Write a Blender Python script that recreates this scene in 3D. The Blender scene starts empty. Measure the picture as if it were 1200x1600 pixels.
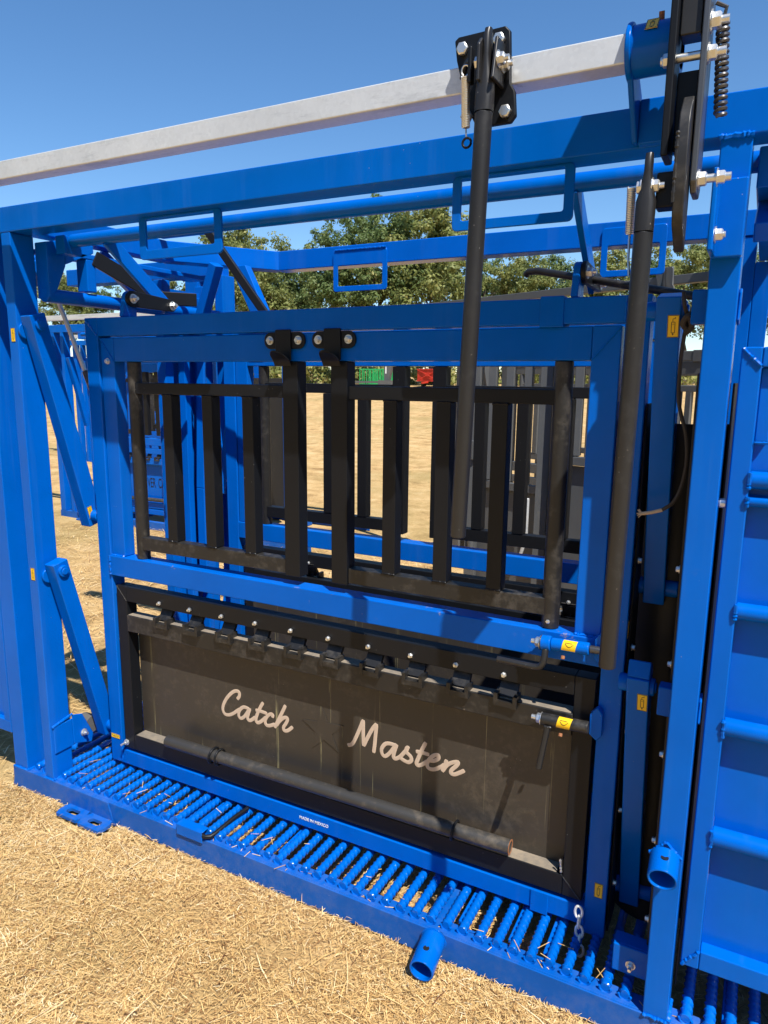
import bpy, bmesh, math, random
import numpy as np
from mathutils import Vector, Matrix, Quaternion

random.seed(7); rng = np.random.default_rng(7)
scn = bpy.context.scene
COL = scn.collection
rad = math.radians

# ------------------------------------------------------------------ camera
YAW, PITCH, ROLL = rad(-27.63), rad(-10.56), rad(0.61)
cam_d = bpy.data.cameras.new('camera'); cam = bpy.data.objects.new('camera', cam_d); COL.objects.link(cam)
f0 = Vector((math.sin(YAW), math.cos(YAW), 0)); r0 = Vector((math.cos(YAW), -math.sin(YAW), 0)); u0 = Vector((0, 0, 1))
fw = f0*math.cos(PITCH) + u0*math.sin(PITCH); u1 = u0*math.cos(PITCH) - f0*math.sin(PITCH)
rt = r0*math.cos(ROLL) + u1*math.sin(ROLL); up = u1*math.cos(ROLL) - r0*math.sin(ROLL)
M = Matrix((rt, up, -fw)).transposed().to_4x4(); M.translation = Vector((0, 0, 1.6))
cam.matrix_world = M
cam_d.sensor_fit = 'VERTICAL'; cam_d.sensor_height = 32.0; cam_d.lens = 32.0*1112/1600
cam_d.clip_start = 0.05; cam_d.clip_end = 2000
scn.camera = cam

# ------------------------------------------------------------------ sky, sun, exposure
SUN = Vector((1.3, -1.0, 2.57)).normalized()
world = bpy.data.worlds.new('World'); scn.world = world; world.use_nodes = True
wn = world.node_tree; bgn = wn.nodes['Background']
sky = wn.nodes.new('ShaderNodeTexSky'); sky.sky_type = 'NISHITA'; sky.sun_disc = False
sky.sun_elevation = math.asin(SUN.z); sky.sun_rotation = math.atan2(SUN.x, SUN.y)
sky.air_density = 1.0; sky.dust_density = 0.0; sky.ozone_density = 4.0; sky.altitude = 400
hs = wn.nodes.new('ShaderNodeHueSaturation'); hs.inputs['Saturation'].default_value = 1.17
wn.links.new(sky.outputs[0], hs.inputs['Color']); wn.links.new(hs.outputs[0], bgn.inputs[0]); bgn.inputs[1].default_value = 0.112
sl = bpy.data.lights.new('sun', 'SUN'); sl.energy = 5.0; sl.angle = rad(0.5); sl.color = (1.0, 0.955, 0.88)
so = bpy.data.objects.new('sun', sl); COL.objects.link(so); so.rotation_euler = SUN.to_track_quat('Z', 'Y').to_euler()
vs = scn.view_settings; vs.view_transform = 'Standard'; vs.look = 'None'; vs.exposure = 0.58; vs.gamma = 1.0
try: vs.use_curve_mapping = False
except Exception: pass
scn.render.engine = 'CYCLES'
cy = scn.cycles
cy.use_denoising = True; cy.max_bounces = 6; cy.diffuse_bounces = 3; cy.glossy_bounces = 3; cy.use_adaptive_sampling = True; cy.adaptive_threshold = 0.02; cy.transparent_max_bounces = 8
cy.sample_clamp_indirect = 6.0

# ------------------------------------------------------------------ materials
MATS = {}
def nd(nt, t, **kw):
    n = nt.nodes.new(t)
    for k, v in kw.items():
        if k in n.inputs: n.inputs[k].default_value = v
        else: setattr(n, k, v)
    return n
def base(name):
    m = bpy.data.materials.new(name); m.use_nodes = True; MATS[name] = m
    return m, m.node_tree, m.node_tree.nodes['Principled BSDF']
def noise(nt, scale, detail=4, rough=0.6, vec=None):
    n = nd(nt, 'ShaderNodeTexNoise'); n.inputs['Scale'].default_value = scale; n.inputs['Detail'].default_value = detail
    n.inputs['Roughness'].default_value = rough
    if vec is not None: nt.links.new(vec, n.inputs['Vector'])
    return n
def ramp(nt, fac, stops):
    r = nd(nt, 'ShaderNodeValToRGB'); e = r.color_ramp.elements
    while len(e) < len(stops): e.new(0.5)
    for el, (p, c) in zip(e, stops):
        el.position = p; el.color = (c if len(c) == 4 else (*c, 1))
    nt.links.new(fac, r.inputs[0]); return r
def mixc(nt, fac, a, b):
    n = nd(nt, 'ShaderNodeMix', data_type='RGBA')
    if isinstance(fac, (int, float)): n.inputs[0].default_value = fac
    else: nt.links.new(fac, n.inputs[0])
    for s, v in ((6, a), (7, b)):
        if isinstance(v, tuple): n.inputs[s].default_value = (*v[:3], 1)
        else: nt.links.new(v, n.inputs[s])
    return n.outputs[2]
def geom(nt): return nd(nt, 'ShaderNodeNewGeometry').outputs['Position']
def bump_bevel(nt, bs, height, strength, dist, bevel):
    b = nd(nt, 'ShaderNodeBump'); b.inputs['Strength'].default_value = strength; b.inputs['Distance'].default_value = dist
    nt.links.new(height, b.inputs['Height'])
    if False:
        bv = nd(nt, 'ShaderNodeBevel', samples=3); bv.inputs['Radius'].default_value = bevel
        nt.links.new(bv.outputs[0], b.inputs['Normal'])
    nt.links.new(b.outputs[0], bs.inputs['Normal'])

def paint(name, col, rough, dust, dustcol=(0.36, 0.28, 0.19), bevel=0.004, dust_amt=0.5, scr=0.0, spec=0.5, coat=0.0, scr_scale=14.0, scr_at=0.69, streak=0.0):
    m, nt, bs = base(name); P = geom(nt)
    n1 = noise(nt, 3.0, 5, 0.65, P); n2 = noise(nt, 38.0, 4, 0.7, P); n3 = noise(nt, 260.0, 2, 0.5, P)
    c1 = mixc(nt, n1.outputs[0], tuple(x*0.74 for x in col), tuple(min(1, x*1.24) for x in col))
    mul = nd(nt, 'ShaderNodeMath', operation='MULTIPLY'); nt.links.new(n1.outputs[0], mul.inputs[0]); nt.links.new(n2.outputs[0], mul.inputs[1])
    # settled dust: only a thin film in blotches, a little heavier on faces that look up
    dr = ramp(nt, mul.outputs[0], [(dust, (0, 0, 0)), (min(0.99, dust+0.18), (dust_amt,)*3)])
    c2 = mixc(nt, dr.outputs[0], c1, dustcol)
    # fine specks and nicks
    vo = nd(nt, 'ShaderNodeTexVoronoi'); vo.inputs['Scale'].default_value = 46.0; nt.links.new(P, vo.inputs['Vector'])
    sp = ramp(nt, vo.outputs['Distance'], [(0.03, (0.55,)*3), (0.055, (0, 0, 0))])
    n4 = noise(nt, 6.0, 2, 0.5, P); g = ramp(nt, n4.outputs[0], [(0.55, (0, 0, 0)), (0.62, (1, 1, 1))])
    gm = nd(nt, 'ShaderNodeMath', operation='MULTIPLY'); nt.links.new(sp.outputs[0], gm.inputs[0]); nt.links.new(g.outputs[0], gm.inputs[1])
    c3 = mixc(nt, gm.outputs[0], c2, tuple(0.45*a+0.3 for a in dustcol))
    if streak > 0:
        mp_ = nd(nt, 'ShaderNodeMapping'); mp_.inputs['Scale'].default_value = (1, 1, 0.045); nt.links.new(P, mp_.inputs[0])
        k1 = noise(nt, 20.0, 4, 0.65, mp_.outputs[0]); k2 = ramp(nt, k1.outputs[0], [(0.54, (0, 0, 0)), (0.74, (streak,)*3)])
        c3 = mixc(nt, k2.outputs[0], c3, (0.09, 0.20, 0.50))
    if scr > 0:
        s1 = noise(nt, scr_scale, 6, 0.75, P); s2 = ramp(nt, s1.outputs[0], [(scr_at, (0, 0, 0)), (scr_at+0.04, (scr,)*3)])
        c3 = mixc(nt, s2.outputs[0], c3, (0.32, 0.27, 0.22))
    nt.links.new(c3, bs.inputs['Base Color'])
    rr = nd(nt, 'ShaderNodeMapRange'); rr.inputs[3].default_value = max(0.05, rough-0.09); rr.inputs[4].default_value = rough+0.12
    nt.links.new(n1.outputs[0], rr.inputs[0]); nt.links.new(rr.outputs[0], bs.inputs['Roughness'])
    bs.inputs['Specular IOR Level'].default_value = spec
    bs.inputs['Coat Weight'].default_value = coat; bs.inputs['Coat Roughness'].default_value = 0.2
    nt.nodes.remove(n3)
    return m

paint('blue', (0.0, 0.105, 0.495), 0.21, 0.38, dust_amt=0.035, spec=0.13, streak=0.09, scr=0.35, scr_scale=22.0, scr_at=0.735)
paint('blue_worn', (0.0, 0.102, 0.485), 0.34, 0.34, dust_amt=0.12, scr=0.55, scr_scale=11.0, scr_at=0.645, spec=0.14)
paint('blue_rod', (0.0, 0.108, 0.50), 0.20, 0.36, dust_amt=0.12, spec=0.45, scr=0.5, scr_scale=70.0, scr_at=0.68)
paint('black', (0.0070, 0.0080, 0.0105), 0.40, 0.34, dust_amt=0.03, dustcol=(0.28, 0.26, 0.23), spec=0.24)
paint('blue_base', (0.0, 0.088, 0.40), 0.42, 0.20, dust_amt=0.13, dustcol=(0.25, 0.24, 0.22), scr=0.3, scr_scale=60, spec=0.2)
paint('dusty_black', (0.17, 0.15, 0.125), 0.75, 0.15, dust_amt=0.5, spec=0.2)
paint('black_worn', (0.013, 0.0125, 0.0125), 0.44, 0.26, dust_amt=0.16, dustcol=(0.32, 0.28, 0.23), scr=0.4, scr_scale=30.0)
paint('black_sheet', (0.006, 0.006, 0.0065), 0.55, 0.30, dust_amt=0.05)
paint('pipe_grey', (0.036, 0.0345, 0.033), 0.45, 0.25, dust_amt=0.2, scr=0.4, scr_scale=50)
paint('grey', (0.095, 0.099, 0.102), 0.42, 0.30, dust_amt=0.12)
paint('green_paint', (0.02, 0.36, 0.10), 0.4, 0.4, dust_amt=0.2, bevel=0)
paint('red_paint', (0.50, 0.035, 0.02), 0.4, 0.4, dust_amt=0.2, bevel=0)

def metal(name, col, rough, metallic, spangle=0.0):
    m, nt, bs = base(name); P = geom(nt)
    vo = nd(nt, 'ShaderNodeTexVoronoi'); vo.inputs['Scale'].default_value = 120.0; nt.links.new(P, vo.inputs['Vector'])
    n1 = noise(nt, 5.0, 5, 0.65, P)
    c = mixc(nt, n1.outputs[0], tuple(x*0.8 for x in col), tuple(min(1, x*1.1) for x in col))
    if spangle:
        bw = nd(nt, 'ShaderNodeRGBToBW'); nt.links.new(vo.outputs['Color'], bw.inputs[0])
        mr = nd(nt, 'ShaderNodeMapRange'); mr.inputs[3].default_value = 0; mr.inputs[4].default_value = spangle; nt.links.new(bw.outputs[0], mr.inputs[0])
        c = mixc(nt, mr.outputs[0], c, tuple(x*0.55 for x in col))
        ns = noise(nt, 9.0, 6, 0.7, P); st = ramp(nt, ns.outputs[0], [(0.66, (0, 0, 0)), (0.72, (0.7,)*3)])
        c = mixc(nt, st.outputs[0], c, (0.20, 0.15, 0.11))
    nt.links.new(c, bs.inputs['Base Color']); bs.inputs['Metallic'].default_value = metallic
    rr = nd(nt, 'ShaderNodeMapRange'); rr.inputs[3].default_value = rough-0.08; rr.inputs[4].default_value = rough+0.14
    nt.links.new(n1.outputs[0], rr.inputs[0]); nt.links.new(rr.outputs[0], bs.inputs['Roughness'])
    n3 = noise(nt, 200.0, 2, 0.5, P); bump_bevel(nt, bs, n3.outputs[0], 0.08, 0.001, 0.003)
metal('galvanized', (0.74, 0.765, 0.78), 0.38, 0.35, 0.22)
metal('chain_zinc', (0.86, 0.86, 0.84), 0.35, 0.35)
_m = MATS['galvanized']; _nt = _m.node_tree; _bs = _nt.nodes['Principled BSDF']; _mp = nd(_nt, 'ShaderNodeMapping'); _mp.inputs['Scale'].default_value = (0.22, 1, 1); _nt.links.new(geom(_nt), _mp.inputs[0])
_n = noise(_nt, 26.0, 6, 0.7, _mp.outputs[0]); _r = ramp(_nt, _n.outputs[0], [(0.34, (0.72, 0.73, 0.74)), (0.46, (1, 1, 1)), (0.68, (1.0, 1.0, 1.0))])
_mx = nd(_nt, 'ShaderNodeMix', data_type='RGBA', blend_type='MULTIPLY'); _mx.inputs[0].default_value = 0.75
_nt.links.new(_bs.inputs['Base Color'].links[0].from_socket, _mx.inputs[6]); _nt.links.new(_r.outputs[0], _mx.inputs[7]); _nt.links.new(_mx.outputs[2], _bs.inputs['Base Color'])
metal('zinc', (0.74, 0.74, 0.72), 0.30, 0.85)
metal('plate_steel', (0.12, 0.125, 0.135), 0.28, 0.6)
metal('dark_steel', (0.10, 0.10, 0.105), 0.35, 0.7)
paint('lever_steel', (0.016, 0.0155, 0.016), 0.36, 0.32, dust_amt=0.04, dustcol=(0.40, 0.40, 0.40), scr=0.75, scr_scale=120, scr_at=0.665, spec=0.5)

def flat(name, col, rough=0.6, bevel=0):
    m, nt, bs = base(name); P = geom(nt)
    n1 = noise(nt, 24.0, 4, 0.6, P)
    nt.links.new(mixc(nt, n1.outputs[0], tuple(x*0.82 for x in col), tuple(min(1, x*1.12) for x in col)), bs.inputs['Base Color'])
    bs.inputs['Roughness'].default_value = rough
    return m
flat('letter_tan', (0.56, 0.43, 0.32), 0.95)
flat('sticker_yellow', (0.85, 0.52, 0.01), 0.4)
flat('sticker_black', (0.012, 0.012, 0.012), 0.5)
flat('white_print', (0.8, 0.8, 0.78), 0.5)
flat('rope_dark', (0.045, 0.037, 0.030), 0.85)
flat('rope_tan', (0.55, 0.42, 0.28), 0.85)
flat('rust', (0.30, 0.12, 0.05), 0.8)
flat('bark', (0.10, 0.075, 0.055), 0.9)
flat('rubber', (0.10, 0.095, 0.085), 0.8)
flat('orange', (0.7, 0.12, 0.02), 0.5)

# plate with run-down rain streaks
m = paint('plate_black', (0.040, 0.034, 0.028), 0.42, 0.27, dust_amt=0.14, dustcol=(0.30, 0.24, 0.17))
nt = m.node_tree; bs = nt.nodes['Principled BSDF']; P = geom(nt)
mp = nd(nt, 'ShaderNodeMapping'); mp.inputs['Scale'].default_value = (1.0, 1.0, 0.012); nt.links.new(P, mp.inputs[0])
sn = noise(nt, 42.0, 3, 0.6, mp.outputs[0]); sr = ramp(nt, sn.outputs[0], [(0.63, (0, 0, 0)), (0.645, (0.7,)*3), (0.66, (0, 0, 0))])
mp2 = nd(nt, 'ShaderNodeMapping'); mp2.inputs['Scale'].default_value = (1, 1, 0.3); nt.links.new(P, mp2.inputs[0])
sn2 = noise(nt, 9.0, 5, 0.7, mp2.outputs[0]); sr2 = ramp(nt, sn2.outputs[0], [(0.44, (0, 0, 0)), (0.60, (1, 1, 1))])
mm = nd(nt, 'ShaderNodeMath', operation='MULTIPLY'); nt.links.new(sr.outputs[0], mm.inputs[0]); nt.links.new(sr2.outputs[0], mm.inputs[1])
old = bs.inputs['Base Color'].links[0].from_socket
nt.links.new(mixc(nt, mm.outputs[0], old, (0.42, 0.38, 0.20)), bs.inputs['Base Color'])

# ground
m, nt, bs = base('ground_straw'); P = geom(nt)
n1 = noise(nt, 0.35, 6, 0.65, P); n2 = noise(nt, 3.2, 8, 0.72, P); n3 = noise(nt, 60.0, 6, 0.7, P); n5 = noise(nt, 0.06, 4, 0.6, P)
c = ramp(nt, n2.outputs[0], [(0.30, (0.27, 0.165, 0.07)), (0.5, (0.56, 0.37, 0.165)), (0.72, (0.72, 0.52, 0.28))])
g = ramp(nt, n1.outputs[0], [(0.48, (0, 0, 0)), (0.66, (0.55,)*3)])
c2 = mixc(nt, g.outputs[0], c.outputs[0], (0.30, 0.235, 0.09))
g2 = ramp(nt, n3.outputs[0], [(0.36, (0.62,)*3), (0.6, (1, 1, 1))])
mx = nd(nt, 'ShaderNodeMix', data_type='RGBA', blend_type='MULTIPLY'); mx.inputs[0].default_value = 0.8
nt.links.new(c2, mx.inputs[6]); nt.links.new(g2.outputs[0], mx.inputs[7])
nt.links.new(mx.outputs[2], bs.inputs['Base Color']); bs.inputs['Roughness'].default_value = 0.95
bs.inputs['Specular IOR Level'].default_value = 0.1
b = nd(nt, 'ShaderNodeBump'); b.inputs['Strength'].default_value = 0.9; b.inputs['Distance'].default_value = 0.012
nt.links.new(n3.outputs[0], b.inputs['Height']); nt.links.new(b.outputs[0], bs.inputs['Normal'])

def attr_mat(name, stops, rough, transl=0.0):
    m, nt, bs = base(name)
    a = nd(nt, 'ShaderNodeAttribute', attribute_name='tone')
    r = ramp(nt, a.outputs['Fac'], stops); nt.links.new(r.outputs[0], bs.inputs['Base Color'])
    bs.inputs['Roughness'].default_value = rough; bs.inputs['Specular IOR Level'].default_value = 0.25
    if transl:
        t = nd(nt, 'ShaderNodeBsdfTranslucent'); nt.links.new(r.outputs[0], t.inputs[0])
        ms = nd(nt, 'ShaderNodeMixShader'); ms.inputs[0].default_value = transl
        out = nt.nodes['Material Output']; nt.links.new(bs.outputs[0], ms.inputs[1]); nt.links.new(t.outputs[0], ms.inputs[2]); nt.links.new(ms.outputs[0], out.inputs[0])
attr_mat('straw', [(0.0, (0.12, 0.05, 0.025)), (0.12, (0.28, 0.14, 0.05)), (0.40, (0.63, 0.40, 0.15)), (0.75, (0.81, 0.57, 0.26)), (1.0, (0.88, 0.75, 0.48))], 0.6)
attr_mat('leaf', [(0.0, (0.07, 0.115, 0.036)), (0.5, (0.155, 0.215, 0.075)), (0.85, (0.25, 0.295, 0.105)), (1.0, (0.36, 0.32, 0.12))], 0.5, 0.42)
attr_mat('leaf_yellow', [(0.0, (0.10, 0.135, 0.040)), (0.5, (0.25, 0.28, 0.09)), (0.85, (0.36, 0.36, 0.125)), (1.0, (0.43, 0.36, 0.15))], 0.5, 0.42)

# ------------------------------------------------------------------ mesh helpers
class MB:
    def __init__(s): s.v = []; s.f = []; s.pr = []; s.ct = []
    def cut(s): s.ct.append((len(s.v), len(s.f))); return s
    def add(s, vs, fs):
        o = len(s.v); s.pr.append((o, len(s.f))); s.v += [tuple(v) for v in vs]; s.f += [tuple(i+o for i in f) for f in fs]; return s
    def box(s, x0, x1, y0, y1, z0, z1):
        vs = [(x, y, z) for z in (z0, z1) for y in (y0, y1) for x in (x0, x1)]
        return s.add(vs, [(0, 2, 3, 1), (4, 5, 7, 6), (0, 1, 5, 4), (2, 6, 7, 3), (0, 4, 6, 2), (1, 3, 7, 5)])
    def beam(s, p0, p1, w, h, upv=(0, 0, 1)):
        p0, p1 = Vector(p0), Vector(p1); d = (p1-p0).normalized(); u = Vector(upv); sd = d.cross(u).normalized(); u = sd.cross(d)
        vs = [p+sd*a*w/2+u*b*h/2 for p in (p0, p1) for a, b in ((-1, -1), (1, -1), (1, 1), (-1, 1))]
        return s.add(vs, [(0, 3, 2, 1), (4, 5, 6, 7)] + [(i, (i+1) % 4, 4+(i+1) % 4, 4+i) for i in range(4)])
    def cyl(s, p0, p1, r, n=16, r2=None, ri=None, rot=0.0):
        p0, p1 = Vector(p0), Vector(p1); d = (p1-p0).normalized(); r2 = r if r2 is None else r2
        a = d.orthogonal().normalized() if abs(d.z) > 0.9 else d.cross(Vector((0, 0, 1))).normalized(); b = d.cross(a)
        ring = lambda p, q: [p+(a*math.cos(2*math.pi*i/n+rot)+b*math.sin(2*math.pi*i/n+rot))*q for i in range(n)]
        if ri is None:
            return s.add(ring(p0, r)+ring(p1, r2), [tuple(range(n))[::-1], tuple(range(n, 2*n))] + [(i, (i+1) % n, n+(i+1) % n, n+i) for i in range(n)])
        vs = ring(p0, r)+ring(p1, r2)+ring(p0, ri)+ring(p1, ri); fs = []
        for i in range(n):
            j = (i+1) % n; fs += [(i, j, n+j, n+i), (2*n+j, 2*n+i, 3*n+i, 3*n+j), (j, i, 2*n+i, 2*n+j), (n+i, n+j, 3*n+j, 3*n+i)]
        return s.add(vs, fs)
    def prism(s, pts, plane, a0, a1):
        mk = {'xz': lambda p, a: (p[0], a, p[1]), 'yz': lambda p, a: (a, p[0], p[1]), 'xy': lambda p, a: (p[0], p[1], a)}[plane]
        n = len(pts); vs = [mk(p, a0) for p in pts]+[mk(p, a1) for p in pts]
        return s.add(vs, [tuple(range(n))[::-1], tuple(range(n, 2*n))] + [(i, (i+1) % n, n+(i+1) % n, n+i) for i in range(n)])
    def plate_hole(s, outer, inner, plane, a0, a1):   # outer and inner loops with the same count
        mk = {'xz': lambda p, a: (p[0], a, p[1]), 'yz': lambda p, a: (a, p[0], p[1]), 'xy': lambda p, a: (p[0], p[1], a)}[plane]
        n = len(outer); vs = [mk(p, a) for a in (a0, a1) for L in (outer, inner) for p in L]; fs = []
        for i in range(n):
            j = (i+1) % n
            fs += [(i, j, n+j, n+i), (2*n+i, 3*n+i, 3*n+j, 2*n+j), (i, 2*n+i, 2*n+j, j), (n+i, n+j, 3*n+j, 3*n+i)]
        return s.add(vs, fs)
    def path(s, pts, r, n=8, flat_y=None, taper=False):
        pts = [Vector(p) for p in pts]; m = len(pts); vs = []; fs = []; a = None
        for i, p in enumerate(pts):
            t = (pts[min(i+1, m-1)]-pts[max(i-1, 0)]).normalized()
            if a is None: a = t.orthogonal().normalized()
            a = (a-t*a.dot(t)).normalized(); b = t.cross(a)
            q = r*(1 if not taper or 0 < i < m-1 else 0.75)
            for k in range(n):
                w = p+(a*math.cos(2*math.pi*k/n)+b*math.sin(2*math.pi*k/n))*q
                if flat_y is not None: w.y = p.y+(w.y-p.y)*flat_y
                vs.append(w)
        for i in range(m-1):
            for k in range(n):
                l = (k+1) % n; fs.append((i*n+k, i*n+l, (i+1)*n+l, (i+1)*n+k))
        fs += [tuple(range(n))[::-1], tuple(range((m-1)*n, m*n))]
        return s.add(vs, fs)
    def helix(s, p0, p1, R, r, turns, n=6, per=12):
        p0, p1 = Vector(p0), Vector(p1); d = p1-p0; t = d.normalized(); a = t.orthogonal().normalized(); b = t.cross(a); N = int(turns*per)
        return s.path([p0+d*(i/N)+(a*math.cos(2*math.pi*i/per)+b*math.sin(2*math.pi*i/per))*R for i in range(N+1)], r, n)
    def hexbolt(s, p, ax, r, h, washer=True, stud=0.0):
        p = Vector(p); ax = Vector(ax).normalized()
        if washer: s.cyl(p, p+ax*0.002, r*1.35, 16)
        s.cyl(p+ax*0.002, p+ax*(h*0.8+0.002), r, 6); s.cyl(p+ax*(h*0.8+0.002), p+ax*(h+0.002), r, 6, r2=r*0.78)
        if stud: s.cyl(p, p+ax*(h+stud), r*0.5, 10)
        return s
    def weld(s, p0, p1, r, step=0.007):
        p0, p1 = Vector(p0), Vector(p1); L = (p1-p0).length; n = max(4, int(L/step)*2); rr = random.Random(int(1e4*(p0.x+p1.z+p0.y)))
        side = Vector((rr.uniform(-1, 1), rr.uniform(-1, 1), rr.uniform(-1, 1)))
        pts = [p0.lerp(p1, i/n)+side*r*0.25*math.sin(i*1.1+rr.random()) for i in range(n+1)]
        o = len(s.v); s.path(pts, r, 6)
        for i in range(n+1):
            k = 1+0.28*math.sin(i*math.pi)+rr.uniform(-0.22, 0.22)+(0.15 if i % 2 else -0.15)
            for j in range(6):
                q = Vector(s.v[o+i*6+j]); s.v[o+i*6+j] = tuple(pts[i]+(q-pts[i])*k)
        return s
def mesh_from(mb, name, off=(0, 0, 0)):
    me = bpy.data.meshes.new(name); off = Vector(off)
    me.from_pydata([tuple(Vector(v)-off) for v in mb.v], [], mb.f)
    me.polygons.foreach_set('use_smooth', [True]*len(me.polygons))
    me.set_sharp_from_angle(angle=rad(38)); me.update()
    return me
ORG = {}
NOBEV = {'weld', 'bolt', 'nut', 'grease_label', 'label_print', 'spring', 'spring_loop', 'lettering', 'chain_link', 'grease_nipple', 'pin_hole', 'star_emblem', 'lever_end', 'pipe_end', 'cord', 'cord_end', 'fray', 'knot', 'crown', 'sheet', 'door_plate'}
def add_bevel(o, w):
    m = o.modifiers.new('bevel', 'BEVEL'); m.width = w; m.segments = 2; m.limit_method = 'ANGLE'; m.angle_limit = rad(42); m.harden_normals = True; m.use_clamp_overlap = True
def root_of(o):
    while o.parent: o = o.parent
    return o
SPLIT = {'pivot', 'pivot_boss', 'pivot_block', 'clevis', 'tail_gate', 'slide_rail', 'latch_post', 'diagonal_strap', 'hub_arm', 'drive_hub', 'stop_bracket_', 'lever_plate', 'latch_pin', 'gusset_box', 'edge_strip', 'strut_body', 'spring_hook'}
def part(name, mb, mat, parent, label=None, kind=None):
    if name == 'weld' and kind is None and len(mb.pr) > 1: kind = 'stuff'
    cuts = mb.pr[1:] if name in SPLIT else mb.ct
    if cuts and kind is None:
        edges = [(0, 0)]+list(cuts)+[(len(mb.v), len(mb.f))]; first = None
        for (v0, q0), (v1, q1) in zip(edges[:-1], edges[1:]):
            if v1 == v0: continue
            sub = MB(); sub.v = mb.v[v0:v1]; sub.f = [tuple(i-v0 for i in f) for f in mb.f[q0:q1]]
            o = part(name, sub, mat, parent, label if first is None else None)
            first = first or o
        return first
    off = ORG[root_of(parent).name]
    me = mesh_from(mb, name, off); me.materials.append(MATS[mat])
    o = bpy.data.objects.new(name, me); COL.objects.link(o); o.parent = parent
    if name not in NOBEV and len(mb.f) < 400: add_bevel(o, 0.0035 if mat in ('blue', 'blue_worn', 'galvanized', 'grey') else 0.0028)
    if label: o['label'] = label
    if kind: o['kind'] = kind
    return o
def inst(name, me, parent, loc, rot=(0, 0, 0)):
    o = bpy.data.objects.new(name, me); COL.objects.link(o); o.parent = parent
    o.location = Vector(loc)-Vector(ORG[root_of(parent).name]); o.rotation_euler = rot
    return o
def thing(name, label, cat, loc, group=None):
    o = bpy.data.objects.new(name, None); COL.objects.link(o); o.empty_display_size = 0.1
    o.location = loc; ORG[o.name] = Vector(loc); o['label'] = label; o['category'] = cat
    if group: o['group'] = group
    return o
def single(name, mb, mat, label, cat, loc, group=None):
    me = mesh_from(mb, name, loc); me.materials.append(MATS[mat]); o = bpy.data.objects.new(name, me); COL.objects.link(o); o.location = loc
    o['label'] = label; o['category'] = cat
    if group: o['group'] = group
    return o
def shared(mb, name, mat):
    me = mesh_from(mb, name); me.materials.append(MATS[mat]); return me
def rrect(x0, x1, z0, z1, r, k=4):
    pts = []
    for cx, cz, a in ((x1-r, z1-r, 0), (x0+r, z1-r, 90), (x0+r, z0+r, 180), (x1-r, z0+r, 270)):
        for i in range(k+1):
            t = rad(a+90*i/k); pts.append((cx+r*math.cos(t), cz+r*math.sin(t)))
    return pts
def crom(pts, n=6):
    P = [Vector(p) for p in pts]; P = [P[0]*2-P[1]]+P+[P[-1]*2-P[-2]]; out = []
    for i in range(1, len(P)-2):
        for k in range(n):
            t = k/n; a, b, c, d = P[i-1:i+3]
            out.append(0.5*((2*b)+(c-a)*t+(2*a-5*b+4*c-d)*t*t+(-a+3*b-3*c+d)*t*t*t))
    return out+[P[-2]]

# ------------------------------------------------------------------ ground
def gz(x, y):
    d = math.hypot(x, y)
    return 0.0 if d < 7 else min(0.030*(d-7)**2/(d-7+3), 6.0) if d < 90 else 0.030*83**2/86
def build_ground():
    ths = [rad(-180+3*i) for i in range(121)]; rs = [0.0, 0.5]+[0.5*1.115**i for i in range(1, 63)]
    vs = []; fs = []; n = len(ths)-1
    for r in rs:
        for t in ths[:-1]:
            x, y = r*math.sin(t), r*math.cos(t)
            z = gz(x, y)+0.004*math.sin(7.1*x+1.3)*math.sin(6.3*y)*(1 if r < 12 else 0)-0.006
            vs.append((x, y, z))
    for i in range(len(rs)-1):
        for j in range(n):
            k = (j+1) % n; fs.append((i*n+j, i*n+k, (i+1)*n+k, (i+1)*n+j))
    me = bpy.data.meshes.new('ground'); me.from_pydata(vs, [], fs); me.polygons.foreach_set('use_smooth', [True]*len(fs)); me.materials.append(MATS['ground_straw'])
    o = bpy.data.objects.new('ground', me); COL.objects.link(o); o['kind'] = 'structure'; o['label'] = 'dry straw covered yard ground under and around the chute'
build_ground()

# ------------------------------------------------------------------ the squeeze chute
YF, YC = 1.613, 2.185
my = lambda y: 2*YC-y
ch = thing('squeeze_chute', 'blue steel cattle squeeze chute with black barred windows filling the foreground', 'cattle chute', (-1.2, YC, 0.0))
BEAMZ0, BEAMZ1 = 2.065, 2.145
XR = 0.95      # right end of what is built

# --- base
mb = MB()
mb.box(-2.49, XR, YF, YF+0.008, 0.0, 0.086); mb.box(-2.49, XR, YF+0.008, YF+0.055, 0.078, 0.0858)
mb.box(-2.49, XR, my(YF)-0.008, my(YF), 0.0, 0.086); mb.box(-2.49, XR, my(YF)-0.055, my(YF)-0.008, 0.078, 0.0858)
mb.box(-2.488, -2.43, YF+0.009, my(YF)-0.009, 0.002, 0.075)
for x in (-1.66, -0.72, 0.2): mb.box(x, x+0.05, YF+0.057, my(YF)-0.057, 0.004, 0.078)
bf = part('base_frame', mb, 'blue_base', ch, 'dusty blue steel base frame of the floor')
# scuffed gusset that wraps the left end
mb = MB(); mb.prism([(-2.49, 0.001), (-1.925, 0.001), (-1.955, 0.088), (-2.47, 0.088)], 'xz', YF-0.006, YF-0.0005)
part('end_gusset', mb, 'blue_base', bf)
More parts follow.
